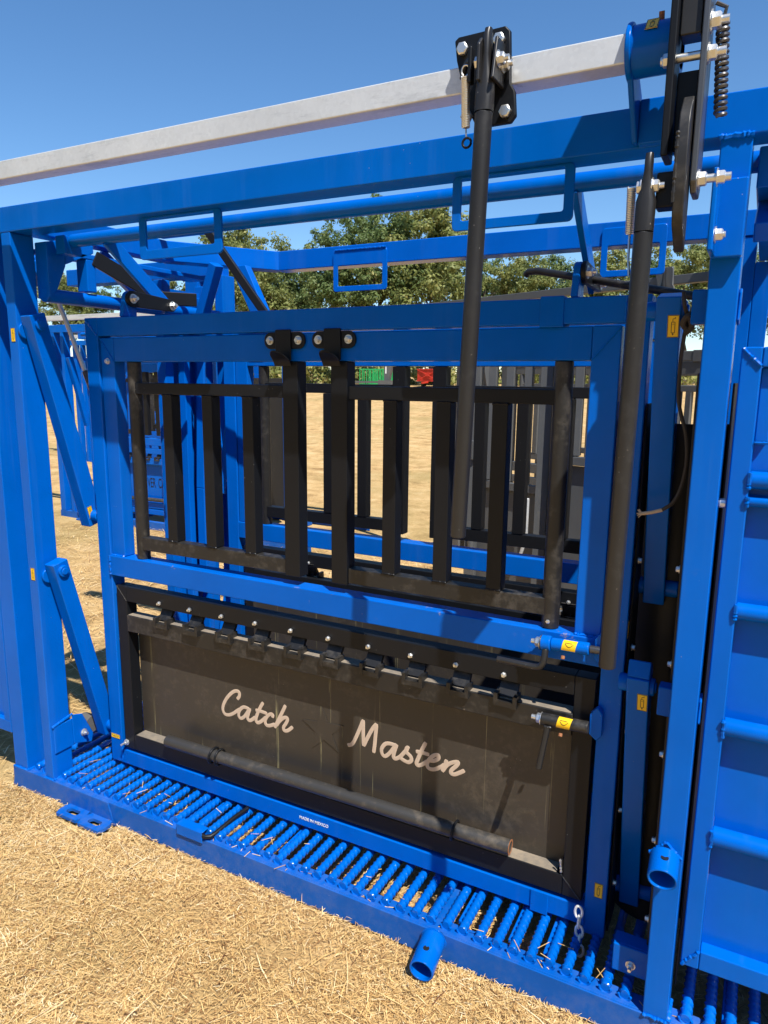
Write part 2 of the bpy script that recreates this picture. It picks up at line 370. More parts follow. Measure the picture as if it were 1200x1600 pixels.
# tie-down lug lying on the straw with two slots
def slot(cx, cy, L, w, k=8):
    return [(cx+(L/2-w)*(1 if math.cos(t) > 0 else -1)+w*math.cos(t), cy+w*math.sin(t)) for t in [2*math.pi*(i+0.5)/k/2 for i in range(2*k)]]
mb = MB()
for cx, cy in ((-2.105, 1.578), (-1.985, 1.572)):
    inn = slot(cx, cy, 0.060, 0.013); n = len(inn)
    out = []
    for t in [2*math.pi*(i+0.5)/n for i in range(n)]:
        c, s_ = math.cos(t), math.sin(t); k = 1/max(abs(c)/0.06, abs(s_)/0.034); out.append((cx+c*k, cy+s_*k))
    mb.plate_hole(out, inn, 'xy', 0.010, 0.022)
mb.box(-2.165, -1.925, 1.606, 1.6065, 0.0105, 0.0215)
part('tie_down_lug', mb, 'blue_base', bf, 'blue tie-down lug with two slotted holes on the straw')
# axle stub socket
mb = MB(); mb.cyl((-0.672, 1.613, 0.062), (-0.662, 1.505, 0.050), 0.034, 28, ri=0.028); mb.cyl((-0.6715, 1.612, 0.062), (-0.671, 1.607, 0.0618), 0.0375, 20)
sk = part('wheel_socket', mb, 'blue', bf, 'blue tube socket sticking out of the base')
mb = MB(); mb.cyl((-0.6655, 1.545, 0.0868), (-0.6655, 1.545, 0.089), 0.0085, 14); part('pin_hole', mb, 'sticker_black', sk)
# pedal latch
mb = MB(); mb.box(-1.622, -1.510, 1.604, 1.609, 0.076, 0.116); mb.box(-1.622, -1.510, 1.609, 1.640, 0.111, 0.116)
pd = part('pedal_bracket', mb, 'blue', bf)
mb = MB(); mb.path([(-1.522, 1.612, 0.104), (-1.502, 1.612, 0.100), (-1.487, 1.622, 0.100), (-1.480, 1.640, 0.104), (-1.465, 1.72, 0.120), (-1.455, 1.78, 0.124)], 0.0075, 10)
part('pedal_rod', mb, 'black', pd)

# --- floor rods: twisted bars
def rebar(L, r=0.0126, n=12, step=0.0024):
    mb = MB(); m = int(0.22/step); vs = []; fs = []
    ys = [i*step for i in range(m)]+[L]
    for i, y in enumerate(ys):
        for k in range(n):
            t = 2*math.pi*k/n; q = r-0.0010+0.0030*max(0, math.cos(2*t-y*300))**2
            if i == 0: q *= 0.9
            vs.append((q*math.cos(t), y, q*math.sin(t)))
    for i in range(len(ys)-1):
        for k in range(n):
            l = (k+1) % n; fs.append((i*n+k, (i+1)*n+k, (i+1)*n+l, i*n+l))
    fs += [tuple(range(n)), tuple(range((len(ys)-1)*n, len(ys)*n))[::-1]]
    return mb.add(vs, fs)
rod_me = shared(rebar(my(1.636)-1.636), 'floor_rod', 'blue_rod')
bead = MB()
for k in range(10):
    t = math.pi*k/9; bead.v  # weld collar where each rod meets the flange
bead.path([(0.0145*math.cos(math.pi*(1+k/9)), -0.001+0.0*k, 0.0145*math.sin(math.pi*(1+k/9))) for k in range(10)], 0.0035, 6)
bead_me = shared(bead, 'rod_weld', 'blue')
k0 = -26; k = k0
rods = []
while -1.174+0.048*k < 0.62:
    x = -1.174+0.048*k; k += 1
    if x < -2.2 and not (-2.44 < x): continue
    if -0.135 < x < -0.05: continue
    o = inst('floor_rod', rod_me, bf, (x+random.uniform(-0.002, 0.002), 1.636+random.uniform(-0.004, 0.004), 0.0975), (0, random.uniform(0, 6.28), random.uniform(-0.006, 0.006)))
    w = inst('weld', bead_me, o, (0, 0, 0)); w.location = (0, 0.001, 0); w.rotation_euler = (0, -o.rotation_euler.y, 0)
# flat tread strips between some rods
mb = MB()
for x in (-2.055, -1.58, -1.245, -0.618, -0.472, -0.375, 0.06):
    mb.box(x-0.007, x+0.007, 1.675, my(1.662), 0.080, 0.094)
part('tread_strip', mb, 'blue', bf, kind='stuff')

# --- posts
mb = MB(); mb.box(-2.476, -2.399, YF, YF+0.088, 0.0862, BEAMZ0-0.0005); pA = part('post', mb, 'blue', ch)
mb = MB(); mb.box(-2.296, -2.249, YF, YF+0.088, 0.0862, BEAMZ0-0.0005); pB = part('post', mb, 'blue', ch)
mb = MB(); mb.box(-0.119, -0.062, YF, YF+0.078, 0.0862, BEAMZ0-0.0005); pR = part('post', mb, 'blue', ch)
for x0, x1, w in ((-2.476, -2.399, .088), (-2.296, -2.249, .088), (-0.119, -0.062, .078)):
    mb = MB(); mb.box(x0, x1, my(YF)-w, my(YF), 0.0862, BEAMZ0-0.0005); part('post', mb, 'blue', ch)
# welds at post heads and feet
mb = MB(); mb.weld((-0.122, 1.612, BEAMZ0), (-0.060, 1.612, BEAMZ0), 0.006); mb.weld((-0.118, 1.612, 0.087), (-0.063, 1.612, 0.087), 0.005)
mb.weld((-0.061, 1.613, 0.087), (-0.061, 1.69, 0.087), 0.006); part('weld', mb, 'blue', pR)
mb = MB(); mb.weld((-2.297, 1.612, 0.087), (-2.248, 1.612, 0.087), 0.005); mb.weld((-2.248, 1.613, 0.087), (-2.248, 1.70, 0.087), 0.005); part('weld', mb, 'blue', pB)
mb = MB(); mb.weld((-2.477, 1.612, 0.087), (-2.398, 1.612, 0.087), 0.005); mb.weld((-2.398, 1.613, 0.087), (-2.398, 1.70, 0.087), 0.005); part('weld', mb, 'blue', pA)
# foot bracket with roller on post B
mb = MB()
mb.box(-2.2488, -2.243, 1.625, 1.708, 0.19, 0.30); mb.prism([(1.708, 0.195), (1.79, 0.165), (1.80, 0.20), (1.755, 0.30), (1.708, 0.315)], 'yz', -2.2488, -2.2425)
fb = part('foot_bracket', mb, 'blue', pB)
mb = MB(); mb.weld((-2.245, 1.62, 0.300), (-2.245, 1.71, 0.318), 0.005); part('weld', mb, 'blue', fb)
mb = MB(); mb.cyl((-2.30, 1.80, 0.235), (-2.245, 1.80, 0.235), 0.036, 24); part('roller', mb, 'rubber', fb)
mb = MB(); mb.hexbolt((-2.2425, 1.755, 0.222), (1, 0, 0), 0.011, 0.010, stud=0.012); part('bolt', mb, 'zinc', fb)

# --- top beams, pipe and braces
mb = MB(); mb.box(-3.3, XR+0.4, YF, YF+0.082, BEAMZ0, BEAMZ1); bN = part('top_beam', mb, 'blue', ch)
mb = MB(); mb.box(-1.955, XR+0.4, my(YF)-0.082, my(YF), BEAMZ0, BEAMZ1); bFr = part('top_beam', mb, 'blue', ch)
yb = my(YF)-0.041
mb = MB(); mb.beam((-1.955, yb-0.002, 2.105), (-2.235, 2.30, 2.105), 0.078, 0.0795); part('corner_brace', mb, 'blue', bFr)
mb = MB(); mb.box(-2.275, -2.2, YF+0.083, 2.315, BEAMZ0+0.001, BEAMZ1-0.001); cb = part('cross_beam', mb, 'blue', ch)
mb = MB(); mb.box(-2.29, -2.19, 1.72, 2.5, 2.012, 2.030); part('flange', mb, 'blue', cb)
mb = MB(); mb.box(-3.3, -2.28, my(YF)-0.082, my(YF), BEAMZ0, BEAMZ1); part('top_beam', mb, 'blue', ch)
mb = MB(); mb.cyl((-2.12, 1.755, 2.050), (0.5, 1.755, 2.050), 0.0215, 20); tp = part('torque_pipe', mb, 'blue', ch)
mb = MB(); mb.box(-2.165, -2.12, 1.72, 1.79, 2.005, 2.0645); part('pipe_bearing', mb, 'blue', tp)
def loop_plate(x0, x1, z0, z1, y0, y1, t=0.024, top=None):
    return MB().plate_hole(rrect(x0, x1, z0, z1, 0.012), rrect(x0+t, x1-t, z0+t, z1-(top or t), 0.006), 'xz', y0, y1)
part('guide_loop', loop_plate(-1.70, -1.385, 1.945, 2.0645, 1.646, 1.654, 0.027, 0.004), 'blue', bN)
part('guide_loop', loop_plate(-0.69, -0.405, 1.945, 2.0645, 1.646, 1.654, 0.022, 0.004), 'blue', bN)
part('guide_loop', loop_plate(-1.65, -1.395, 1.96, 2.125, my(YF)-0.090, my(YF)-0.083, 0.022, 0.062), 'blue', bFr)
part('guide_loop', loop_plate(-0.55, -0.335, 1.96, 2.125, my(YF)-0.090, my(YF)-0.083, 0.022, 0.062), 'blue', bFr)
mb = MB(); mb.weld((-1.64, my(YF)-0.091, 2.126), (-1.40, my(YF)-0.091, 2.126), 0.004); part('weld', mb, 'blue', bFr)

# --- near side squeeze panel: outer frame
YP0, YP1 = 1.79, 1.85
def squeeze_panel(f, near):
    a, b = (YP0, YP1) if near else (my(YP1), my(YP0))
    ia, ib = (1.797, 1.845) if near else (my(1.845), my(1.797))
    mb = MB()
    mb.box(-2.133, -2.071, a, b, 0.121, 1.80); mb.box(-0.303, -0.246, a, b, 0.10, 1.80)
    mb.box(-2.0712, -0.3028, a, b, 1.737, 1.7995); mb.box(-2.0712, -0.3028, a, b, 0.121, 0.179)
    sp = part('squeeze_panel', mb, 'blue', ch, None if near else 'blue far side squeeze panel seen through the near bars')
    mb = MB(); mb.box(-2.0712, -0.3028, a-0.004 if near else a, b if near else b+0.004, 0.878, 0.953); part('sill_rail', mb, 'blue_worn' if near else 'blue', sp)
    mb = MB(); mb.box(-2.068, -2.004, ia, ib, 0.9535, 1.732); mb.box(-0.378, -0.310, ia, ib, 0.9535, 1.732); mb.box(-2.0035, -0.3785, ia+.0005, ib-.0005, 1.650, 1.7315)
    part('window_frame', mb, 'blue', sp)
    return sp
spN = squeeze_panel(0, True); spF = squeeze_panel(0, False)
mb = MB()
mb.weld((-2.128, 1.7895, 1.796), (-2.073, 1.7895, 1.740), 0.0034); mb.weld((-2.066, 1.7965, 1.729), (-2.006, 1.7965, 1.652), 0.0034); mb.weld((-2.068, 1.794, 0.954), (-2.004, 1.794, 0.954), 0.0045); mb.weld((-0.378, 1.794, 0.954), (-0.312, 1.794, 0.954), 0.0045); mb.weld((-0.303, 1.786, 0.953), (-0.303, 1.786, 0.88), 0.0045); mb.weld((-0.303, 1.789, 1.798), (-0.303, 1.789, 1.738), 0.0035); mb.weld((-0.303, 1.789, 0.178), (-0.303, 1.789, 0.124), 0.0035)
mb.weld((-0.312, 1.7965, 1.729), (-0.376, 1.7965, 1.652), 0.0028); mb.weld((-2.071, 1.785, 0.953), (-2.071, 1.785, 0.88), 0.004); mb.weld((-2.071, 1.789, 0.18), (-2.071, 1.789, 0.125), 0.004)
part('weld', mb, 'blue', spN)
# splice sleeve on the top rail and patch on the bottom rail
mb = MB(); mb.box(-0.508, -0.448, YP0-0.004, YP1+0.004, 1.730, 1.8045); part('splice_sleeve', mb, 'blue', spN)
mb = MB(); mb.box(-0.452, -0.402, YP0-0.004, YP0-0.0005, 0.114, 0.181); part('splice_sleeve', mb, 'blue', spN)
# lugs, links and swing arms that move the panel
def lug_link(x, yn, near, par):
    s = (lambda y: y) if near else my
    mb = MB(); c = [(s(1.835+0.026*math.cos(t)), 1.862+0.026*math.sin(t)) for t in [math.pi*i/10 for i in range(11)]]
    mb.prism([(s(1.861), 1.8005)]+c+[(s(1.795), 1.8005)], 'yz', x-0.012, x+0.006); lg = part('lug', mb, 'blue', par)
    mb = MB(); L = [(s(1.835), 1.862), (s(yn), 1.855)]; pts = []
    e0 = 0.027; e1 = 0.021
    for i in range(9): t = math.pi/2+math.pi*i/8; pts.append((s(1.835+e0*math.cos(t)), 1.862+e0*math.sin(t)))
    for i in range(9): t = -math.pi/2+math.pi*i/8; pts.append((s(yn+e1*math.cos(t)), 1.855+e1*math.sin(t)))
    mb.prism(pts, 'yz', x+0.0065, x+0.018); lk = part('link', mb, 'black', par)
    mb = MB(); mb.hexbolt((x+0.018, s(1.835), 1.862), (1, 0, 0), 0.012, 0.012, stud=0.01); part('bolt', mb, 'zinc', par)
    mb = MB(); mb.hexbolt((x+0.018, s(yn), 1.855), (1, 0, 0), 0.012, 0.012, stud=0.01); part('bolt', mb, 'zinc', par)
    mb = MB(); mb.beam((x-0.003, s(1.755), 2.045), (x-0.003, s(yn), 1.845), 0.016, 0.050, (0, -1 if near else 1, 0.5)); part('swing_arm', mb, 'blue', tp)
lug_link(-1.955, 2.02, True, spN); lug_link(-0.425, 2.00, True, spN)
# parallel link arms
def link_arm(x0, x1, yt, zt, ybt, zbt, par, cap, sticker=None):
    mb = MB(); p0 = Vector(((x0+x1)/2, yt, zt)); p1 = Vector(((x0+x1)/2, ybt, zbt)); d = (p1-p0).normalized()
    mb.beam(p0-d*0.035, p1+d*0.035, x1-x0, 0.062, (0, -1, 0.3)); o = part('link_arm', mb, 'blue', par)
    mb = MB(); mb.cyl((x0-0.022, yt, zt), (x1+0.010, yt, zt), 0.0215, 22); mb.cyl((x1+0.009, yt, zt), (x1+0.014, yt, zt), 0.013, 20)
    mb.cyl((x0-0.02, ybt, zbt), (x1+0.03, ybt, zbt), 0.0215, 20); part('pivot', mb, 'blue', o)
    return o
la1 = link_arm(-2.236, -2.186, 1.672, 0.905, 1.835, 0.235, spN, True)
la2 = link_arm(-2.236, -2.186, 1.655, 1.770, 1.825, 1.085, spN, True)
la3 = link_arm(-0.226, -0.174, 1.735, 1.755, 1.90, 1.08, spN, True)
la4 = link_arm(-0.226, -0.174, 1.735, 0.875, 1.905, 0.20, spN, True)
mb = MB(); mb.prism([(1.700, 0.905), (1.762, 0.885), (1.750, 0.93), (1.712, 0.945)], 'yz', -0.2255, -0.1745); part('arm_cap', mb, 'blue_worn', la4)
mb = MB(); mb.box(-0.150, -0.1192, 1.66, 1.70, 0.84, 0.91); mb.box(-0.150, -0.1192, 1.66, 1.70, 1.72, 1.79); part('pivot_block', mb, 'blue', pR)
mb = MB(); mb.prism([(1.64, 0.85), (1.665, 0.835), (1.665, 0.915), (1.64, 0.90)], 'yz', -0.0618, -0.056); mb.prism([(1.64, 1.725), (1.665, 1.715), (1.665, 1.79), (1.64, 1.78)], 'yz', -0.0618, -0.056); part('pivot_boss', mb, 'blue', pR)
for la in ((-2.249, 1.640, 1.75), (-2.249, 1.655, 0.885)):
    mb = MB(); mb.cyl((-2.2488, la[1], la[2]), (-2.238, la[1], la[2]), 0.028, 20); part('pivot_boss', mb, 'blue', pB)
# bottom bracket behind right post
mb = MB(); mb.box(-0.205, -0.1195, 1.668, 1.676, 0.128, 0.205); mb.box(-0.205, -0.1195, 1.676, 1.72, 0.197, 0.205); bb = part('stop_bracket', mb, 'blue', pR)
mb = MB(); mb.hexbolt((-0.160, 1.6678, 0.158), (0, -1, 0), 0.009, 0.009, stud=0.012); part('bolt', mb, 'zinc', bb)
# socket on the right post
mb = MB(); mb.cyl((-0.100, 1.6128, 0.520), (-0.098, 1.550, 0.502), 0.0325, 28, ri=0.0265); sk2 = part('wheel_socket', mb, 'blue', pR, 'blue tube socket welded low on the right post')
mb = MB(); mb.cyl((-0.098, 1.576, 0.541), (-0.098, 1.576, 0.5435), 0.0085, 14); part('pin_hole', mb, 'sticker_black', sk2)
mb = MB(); mb.weld((-0.135, 1.611, 0.52), (-0.1, 1.611, 0.557), 0.004); mb.weld((-0.1, 1.611, 0.557), (-0.064, 1.611, 0.525), 0.004); part('weld', mb, 'blue', sk2)
# latch keepers on the right stile
for z0 in (0.70, 0.905):
    mb = MB(); mb.prism([(-0.318, z0), (-0.298, z0-0.015), (-0.286, z0), (-0.286, z0+0.06), (-0.300, z0+0.078), (-0.318, z0+0.055)], 'xz', 1.765, 1.7895); part('latch_keeper', mb, 'blue', spN)

# --- barred drop gates in the window
def bar_gate(near, side, par):
    s0, s1 = (1.798, 1.840) if near else (my(1.840), my(1.798)); yc = (s0+s1)/2
    if side == 'L': xr, bars, xe, xs = (-1.932, -1.285), (-1.79, -1.617, -1.452), -1.292, -1.932
    else: xr, bars, xe, xs = (-1.075, -0.445), (-0.948, -0.785, -0.625), -1.120, -0.447
    xe1 = xe+0.056
    mb = MB(); mb.box(min(xr[0], xe1) if side == 'R' else xr[0], xr[1], s0+0.004, s1-0.004, 1.541, 1.580)
    g = part('bar_gate', mb, 'black', par)
    if side == 'L': x0, x1 = xs+0.005, xe-0.0005
    else: x0, x1 = xe1+0.0005, xs-0.005
    g.data = mesh_from(MB().box(x0, x1, s0+0.004, s1-0.004, 1.541, 1.580), 'bar_gate', ORG[ch.name]); g.data.materials.append(MATS['black'])
    mb = MB(); mb.box(x0, x1, s0+0.002, s1-0.002, 0.988, 1.036); part('rail', mb, 'black_worn' if near else 'black', g)
    mb = MB(); mb.cyl((xs, yc, 0.9535), (xs, yc, 1.6495), 0.0235, 18); part('pivot_tube', mb, 'black_worn', g)
    for x in bars:
        mb = MB(); mb.box(x, x+0.043, s0, s1, 1.0365, 1.5405); o = part('bar', mb, 'black', g)
    mb = MB()
    for x in bars: mb.weld((x, s0+0.001, 1.0375), (x+0.043, s0+0.001, 1.0375), 0.003); mb.weld((x, s0+0.001, 1.5400), (x+0.043, s0+0.001, 1.5400), 0.003)
    if near: part('weld', mb, 'black', g)
    mb = MB(); mb.box(xe, xe1, s0-0.003, s1+0.003, 0.983, 1.6495); part('end_bar', mb, 'black', g)
    if near:
        cx = xe+0.012
        mb = MB(); mb.prism(rrect(cx-0.073, cx+0.075, 1.686, 1.735, 0.023), 'xz', 1.789, 1.7965); hp = part('hanger_plate', mb, 'black', g)
        mb = MB(); mb.box(cx-0.028, cx+0.028, 1.783, 1.789, 1.652, 1.742); part('hanger_strap', mb, 'black', hp)
        for dx in (-0.050, 0.052):
            mb = MB(); mb.hexbolt((cx+dx, 1.789, 1.711), (0, -1, 0), 0.0095, 0.009, stud=0.004); part('bolt', mb, 'zinc', hp)
        # curved trip tongue
        mb = MB(); vs = []; fs = []; N = 7
        for i in range(N):
            t = i/(N-1); w = 0.030*math.sqrt(max(0.02, 1-(1-t)**2)); y = 1.783-0.050*(1-t)-0.0; z = 1.640+0.040*(1-t)**0.6
            vs += [(cx-w, y, z), (cx+w, y, z), (cx-w, y, z-0.005), (cx+w, y, z-0.005)]
        for i in range(N-1):
            a = 4*i; b = a+4; fs += [(a, a+1, b+1, b), (a+2, b+2, b+3, a+3), (a, b, b+2, a+2), (a+1, a+3, b+3, b+1)]
        fs += [(0, 2, 3, 1), (4*N-4, 4*N-3, 4*N-1, 4*N-2)]
        mb.add(vs, fs); part('trip_tongue', mb, 'black', hp)
    return g
gL = bar_gate(True, 'L', spN); gR = bar_gate(True, 'R', spN)
bar_gate(False, 'L', spF); bar_gate(False, 'R', spF)
mb = MB(); mb.hexbolt((-2.035, 1.797, 1.652), (0, -1, 0), 0.008, 0.008); mb.cut(); mb.hexbolt((-0.447, 1.7965, 0.975), (0, -1, 0), 0.006, 0.004, washer=False); part('bolt', mb, 'zinc', spN)

# --- lower door with plate, drop flaps and lettering
def lower_door(near, par):
    s = (lambda a, b: (a, b)) if near else (lambda a, b: (my(b), my(a)))
    a, b = s(1.79, 1.838)
    mb = MB()
    mb.box(-2.053, -2.003, a, b, 0.193, 0.842); mb.box(-0.366, -0.312, a, b, 0.193, 0.842)
    mb.box(-2.0028, -0.3662, a, b, 0.786, 0.8418); mb.box(-2.0028, -0.3662, a, b, 0.1932, 0.254)
    d = part('lower_door', mb, 'black', ch, 'black lower side door with tan script lettering' if near else None)
    a2, b2 = s(1.786, 1.836); mb = MB(); mb.box(-2.0026, -0.3664, a2, b2, 0.672, 0.735); part('middle_rail', mb, 'black_worn' if near else 'black', d)
    a3, b3 = s(1.838, 1.843); mb = MB(); mb.box(-2.0026, -0.3664, a3, b3, 0.215, 0.70); part('door_plate', mb, 'plate_black', d, 'black plate with rain streaks' if near else None)
    return d
ld = lower_door(True, ch); ldF = lower_door(False, ch)
mb = MB(); mb.prism([(-0.3664, 0.672), (-0.3664, 0.605), (-0.385, 0.65), (-0.43, 0.672)], 'xz', 1.792, 1.837)
mb = MB(); mb.prism([(-0.3664, 0.2545), (-0.3664, 0.30), (-0.372, 0.30), (-0.378, 0.2545)], 'xz', 1.795, 1.8375); part('corner_lug', mb, 'black_worn', ld)
mb = MB(); mb.weld((-0.375, 1.79, 0.30), (-0.371, 1.79, 0.262), 0.003); part('weld', mb, 'zinc', ld)
mb = MB(); mb.weld((-0.366, 1.7895, 0.250), (-0.315, 1.7895, 0.196), 0.0022); part('weld', mb, 'black_worn', ld)
mb = MB(); mb.weld((-2.05, 1.7895, 0.84), (-2.004, 1.7895, 0.788), 0.002); part('weld', mb, 'black_worn', ld)
mb = MB(); mb.hexbolt((-2.045, 1.79, 0.215), (0, -1, 0), 0.009, 0.009, stud=0.02); part('bolt', mb, 'zinc', ld)
fl = MB()   # one drop flap: tongue hanging from the top rail with a U lip over the middle rail
fl.beam((0, 0.030, 0.002), (0, -0.012, -0.060), 0.052, 0.012, (0, -1, 0.4))
fl.box(-0.033, -0.022, -0.036, 0.004, -0.082, -0.046); fl.box(0.022, 0.033, -0.036, 0.004, -0.082, -0.046); fl.box(-0.0218, 0.0218, -0.035, -0.008, -0.0815, -0.066)
fl.box(-0.006, 0.006, -0.004, 0.006, -0.06, -0.045)
fl_me = shared(fl, 'drop_flap', 'black_worn')
bo = MB().hexbolt((0, 0, 0), (0, -1, 0), 0.0078, 0.007, washer=False, stud=0.008); bo_me = shared(bo, 'bolt', 'zinc')
for i in range(10):
    x = -1.836+0.142*i
    o = inst('drop_flap', fl_me, ld, (x+0.012, 1.806, 0.800+random.uniform(-0.001, 0.001)), (random.uniform(-0.02, 0.05), random.uniform(-0.04, 0.04), 0))
    b_ = inst('bolt', bo_me, ld, (x, 1.79, 0.8055), (0, random.uniform(0, 1), 0))
    if i % 1 == 0: inst('drop_flap', fl_me, ldF, (x, my(1.806), 0.80), (0, 0, math.pi))
    inst('bolt', bo_me, ldF, (x, my(1.838), 0.8055), (0, 0, 0))
mb = MB(); mb.box(-1.995, -0.385, 1.7935, 1.8375, 0.2541, 0.2552); part('settled_dust', mb, 'dusty_black', ld)
mb = MB(); mb.box(-1.998, -0.372, 1.7895, 1.833, 0.7351, 0.7360); part('settled_dust', mb, 'dusty_black', ld)
# script lettering
CATCH = [[(-1.5375, 0.4875), (-1.5282, 0.5002), (-1.527, 0.5139), (-1.5365, 0.5184), (-1.5527, 0.5127), (-1.5731, 0.4945), (-1.5902, 0.4724), (-1.6021, 0.4482), (-1.6036, 0.4295), (-1.5942, 0.4179), (-1.5759, 0.4192), (-1.5557, 0.4302), (-1.5372, 0.4453), (-1.5244, 0.4543)], [(-1.4844, 0.4614), (-1.4976, 0.4652), (-1.5117, 0.4634), (-1.5245, 0.4528), (-1.5321, 0.4374), (-1.5308, 0.4225), (-1.5203, 0.4196), (-1.5057, 0.4316), (-1.4928, 0.4498), (-1.4829, 0.4636), (-1.4894, 0.4446), (-1.4935, 0.4286), (-1.4867, 0.4197), (-1.4743, 0.4257), (-1.4582, 0.4401)], [(-1.4238, 0.5018), (-1.4381, 0.4777), (-1.4509, 0.4509), (-1.4567, 0.4315), (-1.4518, 0.4207), (-1.4395, 0.4252), (-1.4255, 0.4376), (-1.4114, 0.4515)], [(-1.4574, 0.4657), (-1.435, 0.4666), (-1.4077, 0.4642)], [(-1.3859, 0.4547), (-1.384, 0.4655), (-1.3941, 0.466), (-1.408, 0.4538), (-1.417, 0.4353), (-1.4122, 0.4216), (-1.3985, 0.422), (-1.3746, 0.4339)], [(-1.3298, 0.5134), (-1.3435, 0.4855), (-1.3608, 0.452), (-1.3766, 0.42)], [(-1.3696, 0.4292), (-1.3576, 0.4469), (-1.3406, 0.4643), (-1.3256, 0.4694), (-1.3224, 0.4614), (-1.331, 0.4447), (-1.3395, 0.4308), (-1.3364, 0.4198), (-1.3215, 0.4236), (-1.3014, 0.4418)]]
MASTER = [[(-1.0864, 0.4315), (-1.0696, 0.4398), (-1.0551, 0.4671), (-1.0407, 0.5018), (-1.0286, 0.5336)], [(-1.0286, 0.5336), (-1.0284, 0.5049), (-1.0282, 0.474), (-1.0268, 0.4441)], [(-1.0268, 0.4441), (-1.0119, 0.4782), (-0.9939, 0.5135), (-0.98, 0.5323)], [(-0.98, 0.5323), (-0.9836, 0.4932), (-0.9862, 0.4618), (-0.9899, 0.4307)], [(-0.9119, 0.4768), (-0.9336, 0.4775), (-0.9493, 0.4715), (-0.9611, 0.4531), (-0.9597, 0.4361), (-0.9488, 0.4302), (-0.9331, 0.4452), (-0.9177, 0.4684), (-0.9092, 0.479), (-0.9155, 0.4576), (-0.9192, 0.4376), (-0.9132, 0.4316), (-0.8976, 0.4415), (-0.8805, 0.4632), (-0.8692, 0.4794)], [(-0.868, 0.4771), (-0.8704, 0.481), (-0.8749, 0.4742), (-0.8728, 0.4634), (-0.8599, 0.4537), (-0.857, 0.4413), (-0.8683, 0.4318), (-0.8858, 0.4353), (-0.8945, 0.4397)], [(-0.8092, 0.5139), (-0.8217, 0.4865), (-0.8343, 0.4532), (-0.8396, 0.4367), (-0.8338, 0.4308), (-0.8188, 0.4388), (-0.8022, 0.4546)], [(-0.8423, 0.4754), (-0.8215, 0.4772), (-0.7971, 0.4764)], [(-0.8023, 0.4583), (-0.7836, 0.4597), (-0.7673, 0.4716), (-0.7675, 0.4826), (-0.7804, 0.4791), (-0.7949, 0.464), (-0.8038, 0.4448), (-0.7979, 0.4315), (-0.7792, 0.433), (-0.7556, 0.449), (-0.7467, 0.4589)], [(-0.7398, 0.4755), (-0.7448, 0.4557), (-0.7533, 0.433)], [(-0.7533, 0.433), (-0.7393, 0.4572), (-0.7216, 0.4714), (-0.7037, 0.4781), (-0.707, 0.4663), (-0.7226, 0.4472), (-0.7241, 0.4357), (-0.7132, 0.4352), (-0.6973, 0.4452), (-0.6816, 0.457)]]
for nm, strokes, r in (('lettering', CATCH, 0.0064), ('lettering', MASTER, 0.0064)):
    mb = MB()
    for q, st in enumerate(strokes): mb.path(crom([(x, 1.8377-0.00006*q, z) for x, z in st], 5), r, 10, flat_y=0.07, taper=True)
    part(nm, mb, 'letter_tan', ld, 'tan script word on the black plate')
mb = MB(); st = []
for i in range(10):
    t = math.pi/2+0.1+math.pi*i/5; q = 0.085 if i % 2 == 0 else 0.034; st.append((-1.178+q*math.cos(t), 0.462+q*math.sin(t)))
mb.prism(st, 'xz', 1.8355, 1.8379); part('star_emblem', mb, 'plate_black', ld, 'faint black star between the two words')
# text helper
def text(txt, size, loc, mat, parent, name='lettering', rot=(math.pi/2, 0, 0), ext=0.0004, sx=1.0):
    cu = bpy.data.curves.new(name, 'FONT'); cu.body = txt; cu.size = size; cu.extrude = ext; cu.align_x = 'CENTER'; cu.align_y = 'CENTER'; cu.offset = size*0.008 if size < 0.05 else 0.0
    tmp = bpy.data.objects.new('tmp', cu); COL.objects.link(tmp); bpy.context.view_layer.update()
    me = bpy.data.meshes.new_from_object(tmp.evaluated_get(bpy.context.evaluated_depsgraph_get())); bpy.data.objects.remove(tmp)
    me.materials.clear(); me.materials.append(MATS[mat]); o = bpy.data.objects.new(name, me); COL.objects.link(o); o.parent = parent
    o.location = Vector(loc)-Vector(ORG[root_of(parent).name]); o.rotation_euler = rot; o.scale = (sx, 1, 1)
    return o
text('MADE IN MEXICO', 0.0150, (-1.188, 1.7893, 0.1515), 'white_print', spN, sx=0.95)
# storage pipe lying on the lower rail
mb = MB(); p0, p1 = Vector((-1.822, 1.779, 0.283)), Vector((-0.515, 1.779, 0.296)); mb.cyl(p0, p1, 0.0212, 20); pp = part('storage_pipe', mb, 'pipe_grey', ld)
mb = MB(); mb.cyl(p1-Vector((0.0, 0, 0)), p1+Vector((0.0012, 0, 0)), 0.0222, 20, ri=0.017); part('pipe_end', mb, 'rust', pp)
for t, dx in ((0.168, 0.0), (0.87, 0.0)):
    c = p0.lerp(p1, t); mb = MB()
    mb.path([c+Vector((0.004*math.sin(a), 0.0275*math.cos(a), 0.0275*math.sin(a))) for a in [2*math.pi*i/16 for i in range(15)]], 0.0045, 8)
    if t < 0.5: mb.path([c+Vector((0.028, 0.0275*math.cos(a), 0.0275*math.sin(a))) for a in [2*math.pi*i/16 for i in range(14)]], 0.004, 8)
    part('pipe_ring', mb, 'black', pp)
